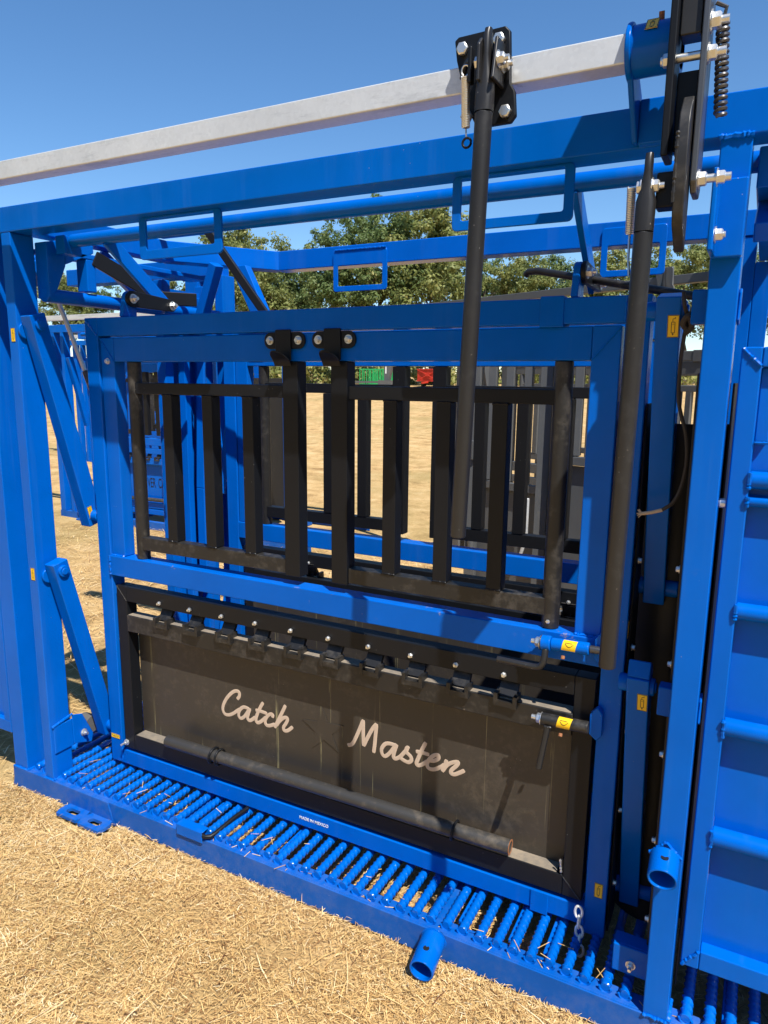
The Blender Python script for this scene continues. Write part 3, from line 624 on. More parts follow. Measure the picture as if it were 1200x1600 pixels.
# latches at the right end: upper on the sill, lower on the door
mb = MB(); mb.cyl((-0.425, 1.757, 0.930), (-0.328, 1.757, 0.934), 0.0165, 20); mb.cyl((-0.452, 1.757, 0.929), (-0.425, 1.757, 0.930), 0.0205, 20)
lt = part('latch_barrel', mb, 'blue', spN)
mb = MB(); mb.cyl((-0.453, 1.757, 0.929), (-0.449, 1.757, 0.929), 0.0207, 16); mb.cyl((-0.328, 1.757, 0.934), (-0.30, 1.757, 0.935), 0.010, 12); part('latch_pin', mb, 'dark_steel', lt)
mb = MB(); mb.hexbolt((-0.453, 1.757, 0.929), (-1, 0, 0), 0.013, 0.013, stud=0.012); part('nut', mb, 'zinc', lt)
mb = MB(); mb.path(crom([(-0.437, 1.745, 0.918), (-0.437, 1.738, 0.895), (-0.441, 1.735, 0.878), (-0.456, 1.735, 0.868), (-0.50, 1.737, 0.867), (-0.565, 1.742, 0.866)], 4), 0.0085, 10); part('latch_handle', mb, 'lever_steel', lt)
mb = MB(); mb.cyl((-0.44, 1.760, 0.7165), (-0.318, 1.760, 0.7205), 0.0165, 20); lt2 = part('latch_barrel', mb, 'black_worn', ld)
mb = MB(); mb.hexbolt((-0.4405, 1.760, 0.7165), (-1, 0, 0), 0.013, 0.013, stud=0.014); part('nut', mb, 'zinc', lt2)
mb = MB(); mb.cyl((-0.420, 1.748, 0.705), (-0.432, 1.722, 0.592), 0.008, 12); mb.weld((-0.43, 1.745, 0.704), (-0.41, 1.745, 0.703), 0.004); part('latch_handle', mb, 'lever_steel', lt2)
mb = MB(); mb.cyl((-0.39, 1.742, 0.909), (-0.39, 1.738, 0.902), 0.005, 8); part('grease_nipple', mb, 'rust', lt)
mb = MB(); mb.cyl((-0.385, 1.745, 0.695), (-0.385, 1.741, 0.688), 0.005, 8); part('grease_nipple', mb, 'rust', lt2)
# curved yellow labels round the barrels
def wrap_label(c, r, x0, x1, a0, a1, skew, par):
    mb = MB(); vs = []; fs = []; N = 8
    for i in range(N):
        t = rad(a0+(a1-a0)*i/(N-1))
        for x in (x0+skew*i/(N-1), x1+skew*i/(N-1)):
            for q in (r+0.0003, r+0.0009): vs.append((x, c[0]-q*math.cos(t), c[1]+q*math.sin(t)))
    for i in range(N-1):
        a = 4*i; b = a+4; fs += [(a+1, a+3, b+3, b+1), (a, b, b+2, a+2), (a, a+1, b+1, b), (a+2, b+2, b+3, a+3)]
    fs += [(0, 2, 3, 1), (4*N-4, 4*N-3, 4*N-1, 4*N-2)]; mb.add(vs, fs); o = part('grease_label', mb, 'sticker_yellow', par)
    mb = MB(); L = []
    for u in [i/10 for i in range(11)]:
        t = rad(a0+(a1-a0)*(0.25+0.5*abs(math.sin(u*math.pi))*0.5+0.15)); L.append((x0+(x1-x0)*(0.2+0.6*u)+skew*0.5, c[0]-(r+0.0012)*math.cos(t), c[1]+(r+0.0012)*math.sin(t)))
    mb.path(L, 0.0007, 5); L2 = []
    for u in [i/10 for i in range(11)]:
        t = rad(a0+(a1-a0)*(0.33)); L2.append((x0+(x1-x0)*(0.2+0.5*u)+skew*0.4, c[0]-(r+0.0012)*math.cos(t), c[1]+(r+0.0012)*math.sin(t)))
    mb.path(L2, 0.0007, 5); part('label_print', mb, 'sticker_black', o)
wrap_label((1.757, 0.932), 0.0166, -0.392, -0.357, 75, -25, -0.004, lt)
wrap_label((1.760, 0.719), 0.0166, -0.393, -0.358, 75, -35, -0.006, lt2)
# flat yellow grease labels with an outline of a grease gun
def sticker(par, o, ux, uz, w, h, simple=False):
    """o centre on the surface, ux width direction, uz height direction"""
    o, ux, uz = Vector(o), Vector(ux).normalized(), Vector(uz).normalized(); n = ux.cross(uz)
    def quad(mb, cx, cz, a, b, lift, th):
        c = o+ux*cx+uz*cz; vs = [c+ux*sx*a+uz*sz*b+n*l for l in (lift, lift+th) for sx, sz in ((-1, -1), (1, -1), (1, 1), (-1, 1))]
        mb.add(vs, [(0, 3, 2, 1), (4, 5, 6, 7)]+[(i, (i+1) % 4, 4+(i+1) % 4, 4+i) for i in range(4)])
    mb = MB(); quad(mb, 0, 0, w/2, h/2, 0.0002, 0.0006); s_ = part('grease_label', mb, 'sticker_yellow', par)
    mb = MB(); t = w*0.035; L = 0.0009
    quad(mb, 0, h/2-t, w/2-0.0002, t*0.7, L, 0.0002); quad(mb, 0, -h/2+t, w/2-0.0002, t*0.7, L, 0.0002); quad(mb, -w/2+t, 0, t*0.7, h/2-2*t, L, 0.0002); quad(mb, w/2-t, 0, t*0.7, h/2-2*t, L, 0.0002)
    for sx in (-1, 1): quad(mb, sx*w*0.15, -0.05*h, t*0.8, h*0.23, L, 0.0002)
    quad(mb, 0, 0.19*h, w*0.15, t*0.8, L, 0.0002); quad(mb, 0, -0.29*h, w*0.15, t*0.8, L, 0.0002); quad(mb, 0, 0.10*h, w*0.1, t*0.6, L+0.0003, 0.0002)
    quad(mb, -w*0.04, 0.27*h, t*0.8, h*0.06, L, 0.0002); quad(mb, w*0.08, 0.34*h, w*0.10, t*0.8, L, 0.0002); quad(mb, w*0.17, 0.385*h, t*0.8, h*0.03, L, 0.0002); quad(mb, 0, -0.355*h, t*1.6, h*0.04, L, 0.0002)
    part('label_print', mb, 'sticker_black', s_)
n3 = Vector((0, 1.90-1.735, 1.08-1.755)).normalized()
for pa, yt, zt, yb_, zb in ((la3, 1.735, 1.755, 1.90, 1.08), (la4, 1.735, 0.875, 1.905, 0.20)):
    d = Vector((0, yb_-yt, zb-zt)).normalized(); nrm = Vector((0, -1, 0.3)); nrm = (nrm-d*nrm.dot(d)).normalized()
    c = Vector((-0.188, yt, zt))+d*0.028+nrm*0.0312
    sticker(pa, c, (1, 0, 0), -d, 0.024, 0.048)
sticker(spN, (-0.268, 1.7896, 0.243), (1, 0, 0), (0, 0, 1), 0.022, 0.043)
sticker(spN, (-0.2455, 1.812, 0.985), (0, 1, 0), (0, 0, 1), 0.020, 0.045)
sticker(spN, (-2.105, 1.7896, 0.225), (0, 0, 1), (-1, 0, 0), 0.017, 0.045)
sticker(pB, (-2.272, 1.6126, 0.895), (1, 0, 0), (0, 0, 1), 0.020, 0.045)
sticker(pB, (-2.272, 1.6126, 1.735), (1, 0, 0), (0, 0, 1), 0.020, 0.045)
d = Vector((0, 0.17, -0.685)).normalized(); sticker(la2, (-2.1856, 1.808, 1.10), (0, 0.685, 0.17), -d, 0.020, 0.045)
# chain at the right bottom
prev = Vector((-0.312, 1.765, 0.178)); step = Vector((0.003, -0.003, -0.0265)); cnode = None
for i in range(5):
    mb = MB(); c = prev+step*i; ax = Vector((1, 0, 0)) if i % 2 == 0 else Vector((0, 1, 0)); ax = (ax+Vector((0, 0, 0.2*math.sin(i*2)))).normalized(); pts = []
    for j in range(17):
        t = 2*math.pi*j/16; pts.append(c+ax*0.0098*math.cos(t)*(1)+Vector((0, 0, 1))*0.018*math.sin(t))
    mb.path(pts, 0.0036, 7); cnode = part('chain_link', mb, 'chain_zinc', spN)

# --- control tube with collar, bracket and levers
ct_mb = MB(); ct_mb.box(-3.0, -0.20, 1.480, 1.535, 2.177, 2.229)
ct = part('control_tube', ct_mb, 'galvanized', ch, 'galvanized square control tube above the beam')
mb = MB(); mb.cyl((-0.283, 1.508, 2.203), (-0.190, 1.508, 2.203), 0.044, 32); mb.cyl((-0.283, 1.508, 2.203), (-0.272, 1.508, 2.203), 0.050, 32); mb.cyl((-0.20, 1.508, 2.203), (-0.190, 1.508, 2.203), 0.050, 32)
co = part('collar', mb, 'blue', ct)
for x0 in (-0.281, -0.206):
    mb = MB(); mb.prism([(1.462, 2.190), (1.554, 2.190), (1.640, 2.146), (1.612, 2.07), (1.585, 2.068)], 'yz', x0, x0+0.011); part('collar_plate', mb, 'blue', co)
mb = MB(); mb.box(-0.2699, -0.2061, 1.590, 1.6125, 2.066, 2.150); part('mount_plate', mb, 'blue', co)
sticker(co, (-0.239, 1.4773, 2.2335), (1, 0, 0), (0, 1, 1.0), 0.022, 0.036)
mb = MB(); mb.cyl((-0.228, 1.508, 2.246), (-0.228, 1.502, 2.262), 0.005, 8); part('grease_nipple', mb, 'rust', co)
# bracket plate on the control tube
pl = [(-0.618, 2.272), (-0.61, 2.278), (-0.512, 2.280), (-0.502, 2.270), (-0.500, 2.235), (-0.4975, 2.175), (-0.488, 2.16), (-0.484, 2.115), (-0.494, 2.103), (-0.565, 2.103), (-0.583, 2.135), (-0.598, 2.17), (-0.600, 2.19), (-0.613, 2.235)]
mb = MB(); mb.prism(pl, 'xz', 1.466, 1.4785); br = part('clamp_plate', mb, 'black', ct, 'black bolted clamp plate carrying a lever')
for x, z in ((-0.598, 2.252), (-0.522, 2.255), (-0.504, 2.123), (-0.585, 2.125)):
    mb = MB(); mb.hexbolt((x, 1.466, z), (0, -1, 0), 0.0125, 0.010, washer=False); part('bolt', mb, 'zinc', br)
    mb = MB(); mb.cyl((x, 1.479, z), (x, 1.536, z), 0.006, 8)
mb = MB(); mb.prism([(1.400, 2.165), (1.466, 2.165), (1.466, 2.245), (1.415, 2.245), (1.400, 2.23)], 'yz', -0.545, -0.538)
mb.prism([(1.400, 2.165), (1.466, 2.165), (1.466, 2.245), (1.42, 2.245)], 'yz', -0.516, -0.509); cl = part('clevis', mb, 'lever_steel', br)
mb = MB(); mb.hexbolt((-0.509, 1.425, 2.205), (1, 0, 0), 0.0115, 0.011, stud=0.01); mb.cut(); mb.hexbolt((-0.509, 1.451, 2.205), (1, 0, 0), 0.0115, 0.011, stud=0.01); mb.cut(); mb.hexbolt((-0.5455, 1.425, 2.205), (-1, 0, 0), 0.0115, 0.009); part('bolt', mb, 'zinc', br)
mb = MB(); mb.path(crom([(-0.598, 1.462, 2.196), (-0.585, 1.448, 2.214), (-0.570, 1.432, 2.216), (-0.563, 1.425, 2.205)], 4), 0.006, 8); mb.prism(rrect(-0.5685, -0.5605, 2.17, 2.235, 0.003), 'xz', 1.415, 1.435); part('spring_hook', mb, 'black', br)
def lever(xt, xb, y, zt, zm, zb, r, flat_w, par, lean=0.0):
    mb = MB(); top = Vector((xt, y, zm)); bot = Vector((xb, y+lean, zb)); mb.cyl(bot, top, r, 24)
    o = part('lever', mb, 'lever_steel', par, 'worn black steel lever pipe hanging in front of the bars')
    mb = MB(); d = (top-bot).normalized(); n = 14; rings = []
    fs = []; vs = []
    secs = [(0.0, 1.0, 1.0), (0.05, 1.03, 0.9), (0.075, 0.62, 0.72), (0.10, 0.42, 0.75), ((zt-zm)-0.012, 0.42, 0.78), (zt-zm, 0.38, 0.45)]
    for q, sx, sy in secs:
        for i in range(n):
            t = 2*math.pi*i/n; cx, sy_ = math.cos(t), math.sin(t)
            cx = math.copysign(abs(cx)**0.7, cx); sy_ = math.copysign(abs(sy_)**0.7, sy_)
            vs.append(top+d*q+Vector((r*sx*cx, r*sy*sy_, 0)))
    for i in range(len(secs)-1):
        for k in range(n): l = (k+1) % n; fs.append((i*n+k, i*n+l, (i+1)*n+l, (i+1)*n+k))
    fs += [tuple(range((len(secs)-1)*n, len(secs)*n))]
    mb.add(vs, fs); part('lever_end', mb, 'lever_steel', o)
    return o
lv1 = lever(-0.535, -0.563, 1.425, 2.262, 2.115, 1.262, 0.0175, 0.02, ct)
mb = MB(); mb.helix((-0.576, 1.425, 2.185), (-0.572, 1.425, 2.092), 0.0075, 0.0016, 30, n=5, per=10); sp_ = part('spring', mb, 'zinc', lv1)
mb = MB(); mb.path([(-0.576+0.008*math.cos(t), 1.425, 2.196+0.010*math.sin(t)) for t in [rad(-80+20*i) for i in range(17)]], 0.0016, 5)
mb.path([(-0.572, 1.425, 2.092), (-0.571, 1.425, 2.078), (-0.570, 1.425, 2.072)], 0.0016, 5); part('spring_loop', mb.cut() if False else mb, 'zinc', sp_, kind='stuff')
mb = MB(); mb.path([(-0.569+0.009*math.cos(t), 1.425, 2.064+0.009*math.sin(t)) for t in [rad(20*i) for i in range(19)]], 0.0028, 6); part('spring_ring', mb, 'black', sp_)
# right hand lever assembly
mb = MB(); mb.box(-0.200, -0.187, 1.410, 1.478, 1.99, 2.52); la_ = part('lever_plate', mb, 'black', ct)
mb = MB(); mb.prism([(1.420, 1.945), (1.436, 1.928), (1.488, 1.928), (1.504, 1.945), (1.504, 2.52), (1.420, 2.52)], 'yz', -0.149, -0.138); part('lever_plate', mb, 'plate_steel', ct)
mb = MB(); mb.prism([(1.385, 1.890), (1.395, 1.868), (1.455, 1.832), (1.455, 2.085), (1.425, 2.085), (1.395, 2.055), (1.385, 2.03)], 'yz', -0.170, -0.1515); hk = part('hook_lever', mb, 'black_worn', ct)
mb = MB(); mb.weld((-0.170, 1.385, 1.905), (-0.170, 1.385, 2.02), 0.003); part('weld', mb, 'black_worn', hk)
mb = MB(); mb.box(-0.1855, -0.1505, 1.43, 1.472, 2.185, 2.52); part('spacer', mb, 'black_worn', ct)
mb = MB(); mb.box(-0.1855, -0.1505, 1.450, 1.476, 2.005, 2.135); part('spacer', mb, 'black', ct)
mb = MB(); mb.cyl((-0.215, 1.445, 2.155), (-0.11, 1.445, 2.155), 0.0075, 12); mb.hexbolt((-0.138, 1.445, 2.155), (1, 0, 0), 0.0125, 0.012, stud=0.012); mb.hexbolt((-0.200, 1.445, 2.155), (-1, 0, 0), 0.0115, 0.01); mb.cut()
mb.hexbolt((-0.138, 1.452, 2.207), (1, 0, 0), 0.0135, 0.014, stud=0.014); part('bolt', mb, 'zinc', la_)
mb = MB(); mb.cyl((-0.138, 1.455, 1.955), (-0.085, 1.455, 1.955), 0.0075, 12); mb.hexbolt((-0.138, 1.455, 1.955), (1, 0, 0), 0.0125, 0.012); mb.cut(); mb.hexbolt((-0.108, 1.455, 1.955), (1, 0, 0), 0.0115, 0.012, stud=0.01)
part('bolt', mb, 'zinc', hk)
mb = MB(); mb.box(-0.118, -0.062, 1.59, 1.6125, 1.84, 1.985); part('stop_plate', mb, 'blue', pR)
mb = MB(); mb.box(-0.1185, -0.1085, 1.50, 1.592, 1.84, 1.985); mb.hexbolt((-0.108, 1.52, 1.872), (1, 0, 0), 0.0115, 0.012)
o = part('stop_plate', MB().box(-0.1185, -0.1085, 1.50, 1.5895, 1.84, 1.985), 'blue', pR); part('bolt', MB().hexbolt((-0.108, 1.53, 1.872), (1, 0, 0), 0.0115, 0.012, stud=0.006), 'zinc', o)
mb = MB(); mb.box(-0.2015, -0.1685, 1.405, 1.445, 1.903, 1.962); part('lever_block', mb, 'black', ct)
lv2 = lever(-0.2155, -0.2245, 1.395, 1.992, 1.862, 1.040, 0.0168, 0.02, ct)
mb = MB(); mb.hexbolt((-0.2075, 1.398, 1.938), (1, 0, 0), 0.011, 0.011, stud=0.01); mb.cut(); mb.hexbolt((-0.2235, 1.398, 1.938), (-1, 0, 0), 0.011, 0.008); part('bolt', mb, 'zinc', lv2)
mb = MB(); mb.helix((-0.2455, 1.42, 1.945), (-0.2435, 1.42, 1.865), 0.0068, 0.0015, 26, n=5, per=10); mb.path([(-0.2435, 1.42, 1.865), (-0.241, 1.41, 1.82), (-0.237, 1.405, 1.79)], 0.0025, 6); part('spring', mb, 'zinc', lv2)
mb = MB(); mb.helix((-0.122, 1.475, 2.215), (-0.113, 1.475, 2.06), 0.0085, 0.0036, 17, n=6, per=12); mb.path([(-0.122, 1.475, 2.215), (-0.118, 1.475, 2.235), (-0.135, 1.47, 2.243)], 0.0036, 6); part('spring', mb, 'dark_steel', ct)

# --- right hand end panel (frame, tubes, sheet)
YR = 1.640
mb = MB(); mb.box(-0.047, -0.008, YR, YR+0.045, 0.235, 1.672); mb.box(-0.0078, XR, YR, YR+0.045, 0.2352, 0.285); mb.box(-0.0078, XR, YR, YR+0.045, 1.632, 1.6718); mb.box(0.75, 0.80, YR, YR+0.045, 0.285, 1.632)
ep = part('end_panel', mb, 'blue', ch, 'blue sheeted end panel with round rails at the right edge')
mb = MB(); mb.box(-0.0078, 0.75, YR+0.036, YR+0.040, 0.285, 1.480); part('sheet', mb, 'blue', ep)
mb = MB(); mb.box(0.024, 0.05, YR+0.010, YR+0.04, 1.4805, 1.6318); mb.box(-0.0078, 0.0235, YR+0.012, YR+0.038, 1.4805, 1.6318)
o = part('window_strip', MB().box(-0.0075, 0.018, YR+0.018, YR+0.036, 1.4805, 1.6318), 'blue', ep)
for z, r in ((1.402, 0.0185), (1.357, 0.011), (1.118, 0.0185), (0.850, 0.0205), (0.580, 0.022)):
    mb = MB(); mb.cyl((-0.0085, YR+0.016, z), (0.75, YR+0.016, z), r, 20); t_ = part('rail', mb, 'blue', ep)
    mb = MB(); mb.weld((-0.0085, YR-0.001, z-r), (-0.0085, YR-0.004, z+r), 0.0045); part('weld', mb, 'blue', t_)
mb = MB(); mb.weld((-0.046, YR-0.001, 1.670), (-0.009, YR-0.001, 1.634), 0.0045); mb.weld((-0.046, YR-0.001, 0.237), (-0.009, YR-0.001, 0.284), 0.0045); mb.weld((-0.007, YR, 1.4805), (0.1, YR, 1.4805), 0.003); part('weld', mb, 'blue', ep)
mb = MB(); mb.cyl((-0.062, 1.66, 1.348), (-0.047, 1.66, 1.348), 0.0105, 14); part('hinge_pin', mb, 'zinc', ep)
# far end panel
mb = MB(); mb.box(-0.047, -0.008, my(YR)-0.045, my(YR), 0.235, 1.672); mb.box(-0.0078, XR, my(YR)-0.045, my(YR), 0.2352, 1.45); part('end_panel', mb, 'blue', ch)

mb = MB(); mb.box(-0.052, 0.0, YF+0.083, my(YF)-0.083, 1.985, BEAMZ0-0.001); hb = part('head_cross_beam', mb, 'blue', ch)
mb = MB(); mb.beam((-0.026, 1.70, 1.90), (-0.026, 1.86, 1.985), 0.045, 0.04); part('diagonal_brace', mb, 'blue', hb)
mb = MB(); mb.box(-0.0615, -0.012, my(YF)-0.078, my(YF)-0.002, 0.09, 1.984); part('post', mb, 'blue', ch)
# --- black head-gate sheets between the right post and the panel
mb = MB()
N = 14; vs = []; fs = []
for i in range(N+1):
    t = i/N; x = -0.30+0.265*t; y = 2.00-0.10*math.sin(math.pi*t)
    vs += [(x, y, 0.11), (x, y, 1.50), (x, y+0.004, 0.11), (x, y+0.004, 1.50)]
for i in range(N):
    a = 4*i; b = a+4; fs += [(a, b, b+1, a+1), (a+2, a+3, b+3, b+2), (a+1, b+1, b+3, a+3), (a, a+2, b+2, b)]
fs += [(0, 1, 3, 2), (4*N, 4*N+2, 4*N+3, 4*N+1)]
mb.add(vs, fs); hg = part('head_gate_sheet', mb, 'black_sheet', ch, 'black curved head gate sheet')
mb = MB(); mb.box(-0.130, -0.1225, 1.70, 1.93, 0.10, 1.62); part('edge_strip', mb, 'black_sheet', hg)
mb = MB(); mb.box(-0.243, -0.238, 1.80, 1.90, 0.12, 1.55); part('edge_strip', mb, 'black_sheet', hg)
for z in (0.25, 0.47, 0.70, 0.93, 1.16): 
    mb = MB(); mb.hexbolt((-0.1305, 1.712, z+0.02), (-1, 0, 0), 0.007, 0.007); part('bolt', mb, 'zinc', hg)
    mb = MB(); mb.hexbolt((-0.2378, 1.835, z), (1, 0, 0), 0.007, 0.007); part('bolt', mb, 'zinc', hg)
mb = MB(); mb.box(-0.0585, -0.054, 1.70, 2.6, 0.12, 1.60); part('gate_sheet', mb, 'black_sheet', hg)
# black cross rod above the panel
mb = MB(); mb.path([(-0.61, 1.99, 1.885), (-0.60, 1.985, 1.893), (-0.57, 1.97, 1.892), (-0.15, 1.80, 1.79)], 0.0095, 12); part('cross_rod', mb, 'black_worn', spN)

# --- tail end: left panel, bracket, tube, diagonal bars and tail gate
mb = MB(); mb.box(-3.2, -2.52, 1.640, 1.685, 0.20, 0.25); mb.box(-2.56, -2.52, 1.640, 1.685, 0.25, 2.03); mb.box(-2.70, -2.67, 1.640, 1.685, 0.25, 2.03); mb.box(-2.67, -2.56, 1.66, 1.665, 0.25, 2.03); tl = part('tail_panel', mb, 'blue', ch)
mb = MB(); mb.box(-3.2, -2.7002, 1.66, 1.665, 0.25, 2.03); part('sheet', mb, 'blue', tl)
mb = MB(); mb.prism([(1.7015, 2.05), (1.752, 2.05), (1.752, 1.95), (1.70, 1.895), (1.66, 1.86), (1.63, 1.84), (1.63, 1.95), (1.66, 1.975)], 'yz', -2.2487, -2.19)
mb = MB(); mb.prism([(1.7015, 1.86), (1.7015, 2.045), (1.775, 2.062), (1.775, 1.975), (1.735, 1.89)], 'yz', -2.248, -2.188); gb = part('gusset_box', mb, 'blue', cb)
mb = MB(); mb.prism([(1.7755, 1.98), (1.7755, 2.062), (1.90, 2.062), (1.90, 2.035)], 'yz', -2.236, -2.19); part('gusset', mb, 'blue', cb)
mb = MB(); mb.cyl((-2.215, 1.70, 1.872), (-2.215, 2.60, 1.872), 0.024, 18); part('tail_shaft', mb, 'blue', cb)
mb = MB(); mb.prism([(1.791, 1.999), (1.895, 2.062), (1.92, 2.062), (1.911, 1.983), (1.854, 1.928)], 'yz', -2.46, -2.40); part('gusset_box', mb, 'blue', cb)
mb = MB(); mb.beam((-2.43, 1.72, 1.93), (-2.43, 1.86, 2.04), 0.05, 0.03); part('diagonal_brace', mb, 'blue', cb)
mb = MB(); mb.beam((-2.30, 2.02, 2.06), (-2.24, 2.20, 1.89), 0.035, 0.05); part('diagonal_brace', mb, 'blue', cb)
mb = MB(); mb.beam((-2.05, 2.40, 2.06), (-2.16, 2.42, 1.84), 0.04, 0.05, (0, 1, 0)); part('diagonal_brace', mb, 'blue', cb)
mb = MB(); mb.box(-2.245, -2.19, 1.865, 1.905, 1.9, 2.0115); part('hanger', mb, 'blue', cb)
mb = MB(); mb.beam((-2.19, 1.90, 2.02), (-2.10, 2.13, 1.90), 0.012, 0.055); mb.beam((-2.10, 2.13, 1.90), (-2.02, 2.24, 1.90), 0.012, 0.05); part('diagonal_strap', mb, 'black', cb)
mb = MB(); mb.beam((-1.955, 2.22, 2.175), (-1.70, 2.31, 1.80), 0.03, 0.030); db = part('diagonal_bar', mb, 'black', cb)
mb = MB(); mb.hexbolt((-1.952, 2.203, 2.165), (0, -1, 0), 0.012, 0.012); part('bolt', mb, 'zinc', db)
mb = MB(); mb.box(-2.2, -1.965, 2.235, 2.26, 2.146, 2.18); part('bar_bracket', mb, 'blue', cb)
mb = MB(); mb.prism([(-2.03, 2.06), (-1.95, 2.06), (-1.83, 1.83), (-1.91, 1.83)], 'xz', 2.46, 2.50); part('diagonal_plate', mb, 'blue', cb)
mb = MB()
mb.box(-2.375, -2.325, 2.365, 2.415, 0.09, 2.011); mb.box(-2.375, -2.325, 2.62, 2.675, 0.09, 2.011)
tg = part('tail_gate', mb, 'blue', ch, 'blue tail gate posts and sheets at the far left')
mb = MB(); mb.box(-2.352, -2.347, 2.4155, 2.62, 0.12, 1.98); part('sheet', mb, 'blue', tg)
mb = MB(); mb.box(-2.324, -2.285, 2.44, 2.475, 0.10, 1.95); mb.box(-2.324, -2.285, 2.545, 2.58, 0.10, 1.95); part('slide_rail', mb, 'blue', tg)
mb = MB(); mb.prism([(2.47, 1.10), (2.53, 1.10), (2.505, 1.75)], 'yz', -2.27, -2.225); mb.box(-2.27, -2.225, 2.47, 2.54, 0.70, 1.0995); part('latch_post', mb, 'blue', tg)
# far side link arms
for zt in (0.905, 1.77):
    mb = MB(); mb.beam((-2.21, my(1.66), zt+0.03), (-2.21, my(1.83), zt-0.70), 0.05, 0.062, (0, 1, 0.3)); part('link_arm', mb, 'blue', spF)
mb = MB(); mb.cyl((-1.62, 2.36, 1.826), (-1.58, 2.36, 1.826), 0.026, 20, ri=0.016); part('pivot_eye', mb, 'blue', spF)
# gas strut at the left
mb = MB(); mb.cyl((-2.36, 1.86, 1.90), (-2.30, 1.92, 1.62), 0.008, 12); gs = part('gas_strut', mb, 'zinc', tg)
mb = MB(); mb.cyl((-2.30, 1.92, 1.62), (-2.275, 1.945, 1.50), 0.012, 12); part('strut_body', mb, 'dark_steel', gs)

# ------------------------------------------------------------------ rope hanging on the link arm pivot
RP = [(-0.171, 1.70, 1.79), (-0.166, 1.692, 1.76), (-0.1625, 1.72, 1.735), (-0.169, 1.735, 1.653), (-0.168, 1.745, 1.568), (-0.159, 1.75, 1.525), (-0.146, 1.75, 1.483), (-0.140, 1.75, 1.425), (-0.146, 1.75, 1.366), (-0.161, 1.75, 1.327), (-0.183, 1.75, 1.307)]
rp = thing('rope', 'dark cord with a frayed tan end hanging beside the right post', 'rope', (-0.165, 1.72, 1.75))
part('cord', MB().path(crom(RP, 5), 0.0042, 8), 'rope_dark', rp)
part('cord_end', MB().path([(-0.183, 1.75, 1.307), (-0.206, 1.75, 1.299), (-0.228, 1.75, 1.294)], 0.0042, 8), 'rope_tan', rp)
mb = MB()
for i in range(12): mb.path([(-0.226, 1.75, 1.294), (-0.234-random.random()*0.006, 1.75+random.uniform(-.006, .006), 1.294+random.uniform(-0.011, 0.010))], 0.0014, 4)
part('fray', mb, 'rope_tan', rp)
part('knot', MB().path(crom([(-0.158, 1.70, 1.745), (-0.15, 1.715, 1.735), (-0.158, 1.72, 1.715), (-0.168, 1.705, 1.725), (-0.158, 1.695, 1.74), (-0.15, 1.71, 1.72), (-0.163, 1.715, 1.705)], 5), 0.0065, 8), 'rope_dark', rp)

# ------------------------------------------------------------------ straw lying on the ground
def straw(name, regions, label):
    V = []; F = []; T = []
    for (x0, x1, y0, y1, n, lm, wm, *tone) in regions:
        cx = rng.uniform(x0, x1, n); cy = rng.uniform(y0, y1, n)
        cl = 0.5+0.5*np.sin(cx*9+3*np.sin(cy*7))*np.sin(cy*11+2*np.sin(cx*5))
        cl = 0.5*cl+0.25+0.25*np.sin(cx*3.1+1.7*np.sin(cy*2.3+1))*np.sin(cy*4.1+cx); keep = (rng.random(n) < (0.12+0.88*np.clip(cl, 0, 1))) & ~((cx > -2.185) & (cx < -1.905) & (cy > 1.53) & (cy < 1.615) & (rng.random(n) < 0.93)); cx, cy, cl = cx[keep], cy[keep], cl[keep]; n = len(cx)
        L = lm*np.clip(rng.lognormal(0, 0.55, n), 0.3, 3.2); w = wm*rng.uniform(0.6, 1.5, n)
        th = rng.uniform(0, np.pi, n)+np.sin(cx*3+cy*2)*0.6; tilt = rng.normal(0, 0.13, n); up = rng.random(n) < 0.012; tilt[up] = rng.uniform(0.5, 1.1, up.sum())
        z = np.array([gz(a, b) for a, b in zip(cx, cy)])+0.002+np.abs(rng.normal(0, 0.0045, n))+np.abs(np.sin(tilt))*L*0.45+0.006*np.clip(cl, 0, 1)**2
        bend = rng.normal(0, 0.09, n)
        d = np.stack([np.cos(th)*np.cos(tilt), np.sin(th)*np.cos(tilt), np.sin(tilt)], 1); sd = np.stack([-np.sin(th), np.cos(th), np.zeros(n)], 1)
        c = np.stack([cx, cy, z], 1); mid = c+sd*(bend*L*0.35)[:, None]+np.array([0, 0, 1])*(np.abs(w)*0.5)[:, None]
        a = c-d*(L/2)[:, None]; b = c+d*(L/2)[:, None]; wv = sd*(w/2)[:, None]
        vv = np.stack([a-wv*0.7, a+wv*0.7, mid-wv, mid+wv, b-wv*0.4, b+wv*0.4], 1)
        o = sum(len(q)*6 for q in V); V.append(vv); i = np.arange(n)*6+o
        F.append(np.stack([np.stack([i, i+1, i+3, i+2], 1), np.stack([i+2, i+3, i+5, i+4], 1)], 1).reshape(-1, 4))
        t = np.clip(rng.normal(0.48, 0.25, n)+0.25*(cl-0.5), 0.12, 1); dk = rng.random(n) < (0.04 if not tone else 1.0); t[dk] = rng.uniform(0, 0.1, dk.sum()); T.append(np.repeat(t, 2))
    vv = np.concatenate([q.reshape(-1, 3) for q in V]); ff = np.concatenate(F); tt = np.concatenate(T).astype(np.float32)
    me = bpy.data.meshes.new(name); me.vertices.add(len(vv)); me.vertices.foreach_set('co', vv.astype(np.float32).ravel())
    me.loops.add(ff.size); me.loops.foreach_set('vertex_index', ff.astype(np.int32).ravel())
    me.polygons.add(len(ff)); me.polygons.foreach_set('loop_start', np.arange(len(ff), dtype=np.int32)*4); me.update()
    at = me.attributes.new('tone', 'FLOAT', 'FACE'); at.data.foreach_set('value', tt)
    me.materials.append(MATS['straw']); o = bpy.data.objects.new(name, me); COL.objects.link(o); o['kind'] = 'stuff'; o['label'] = label; o['category'] = 'straw'
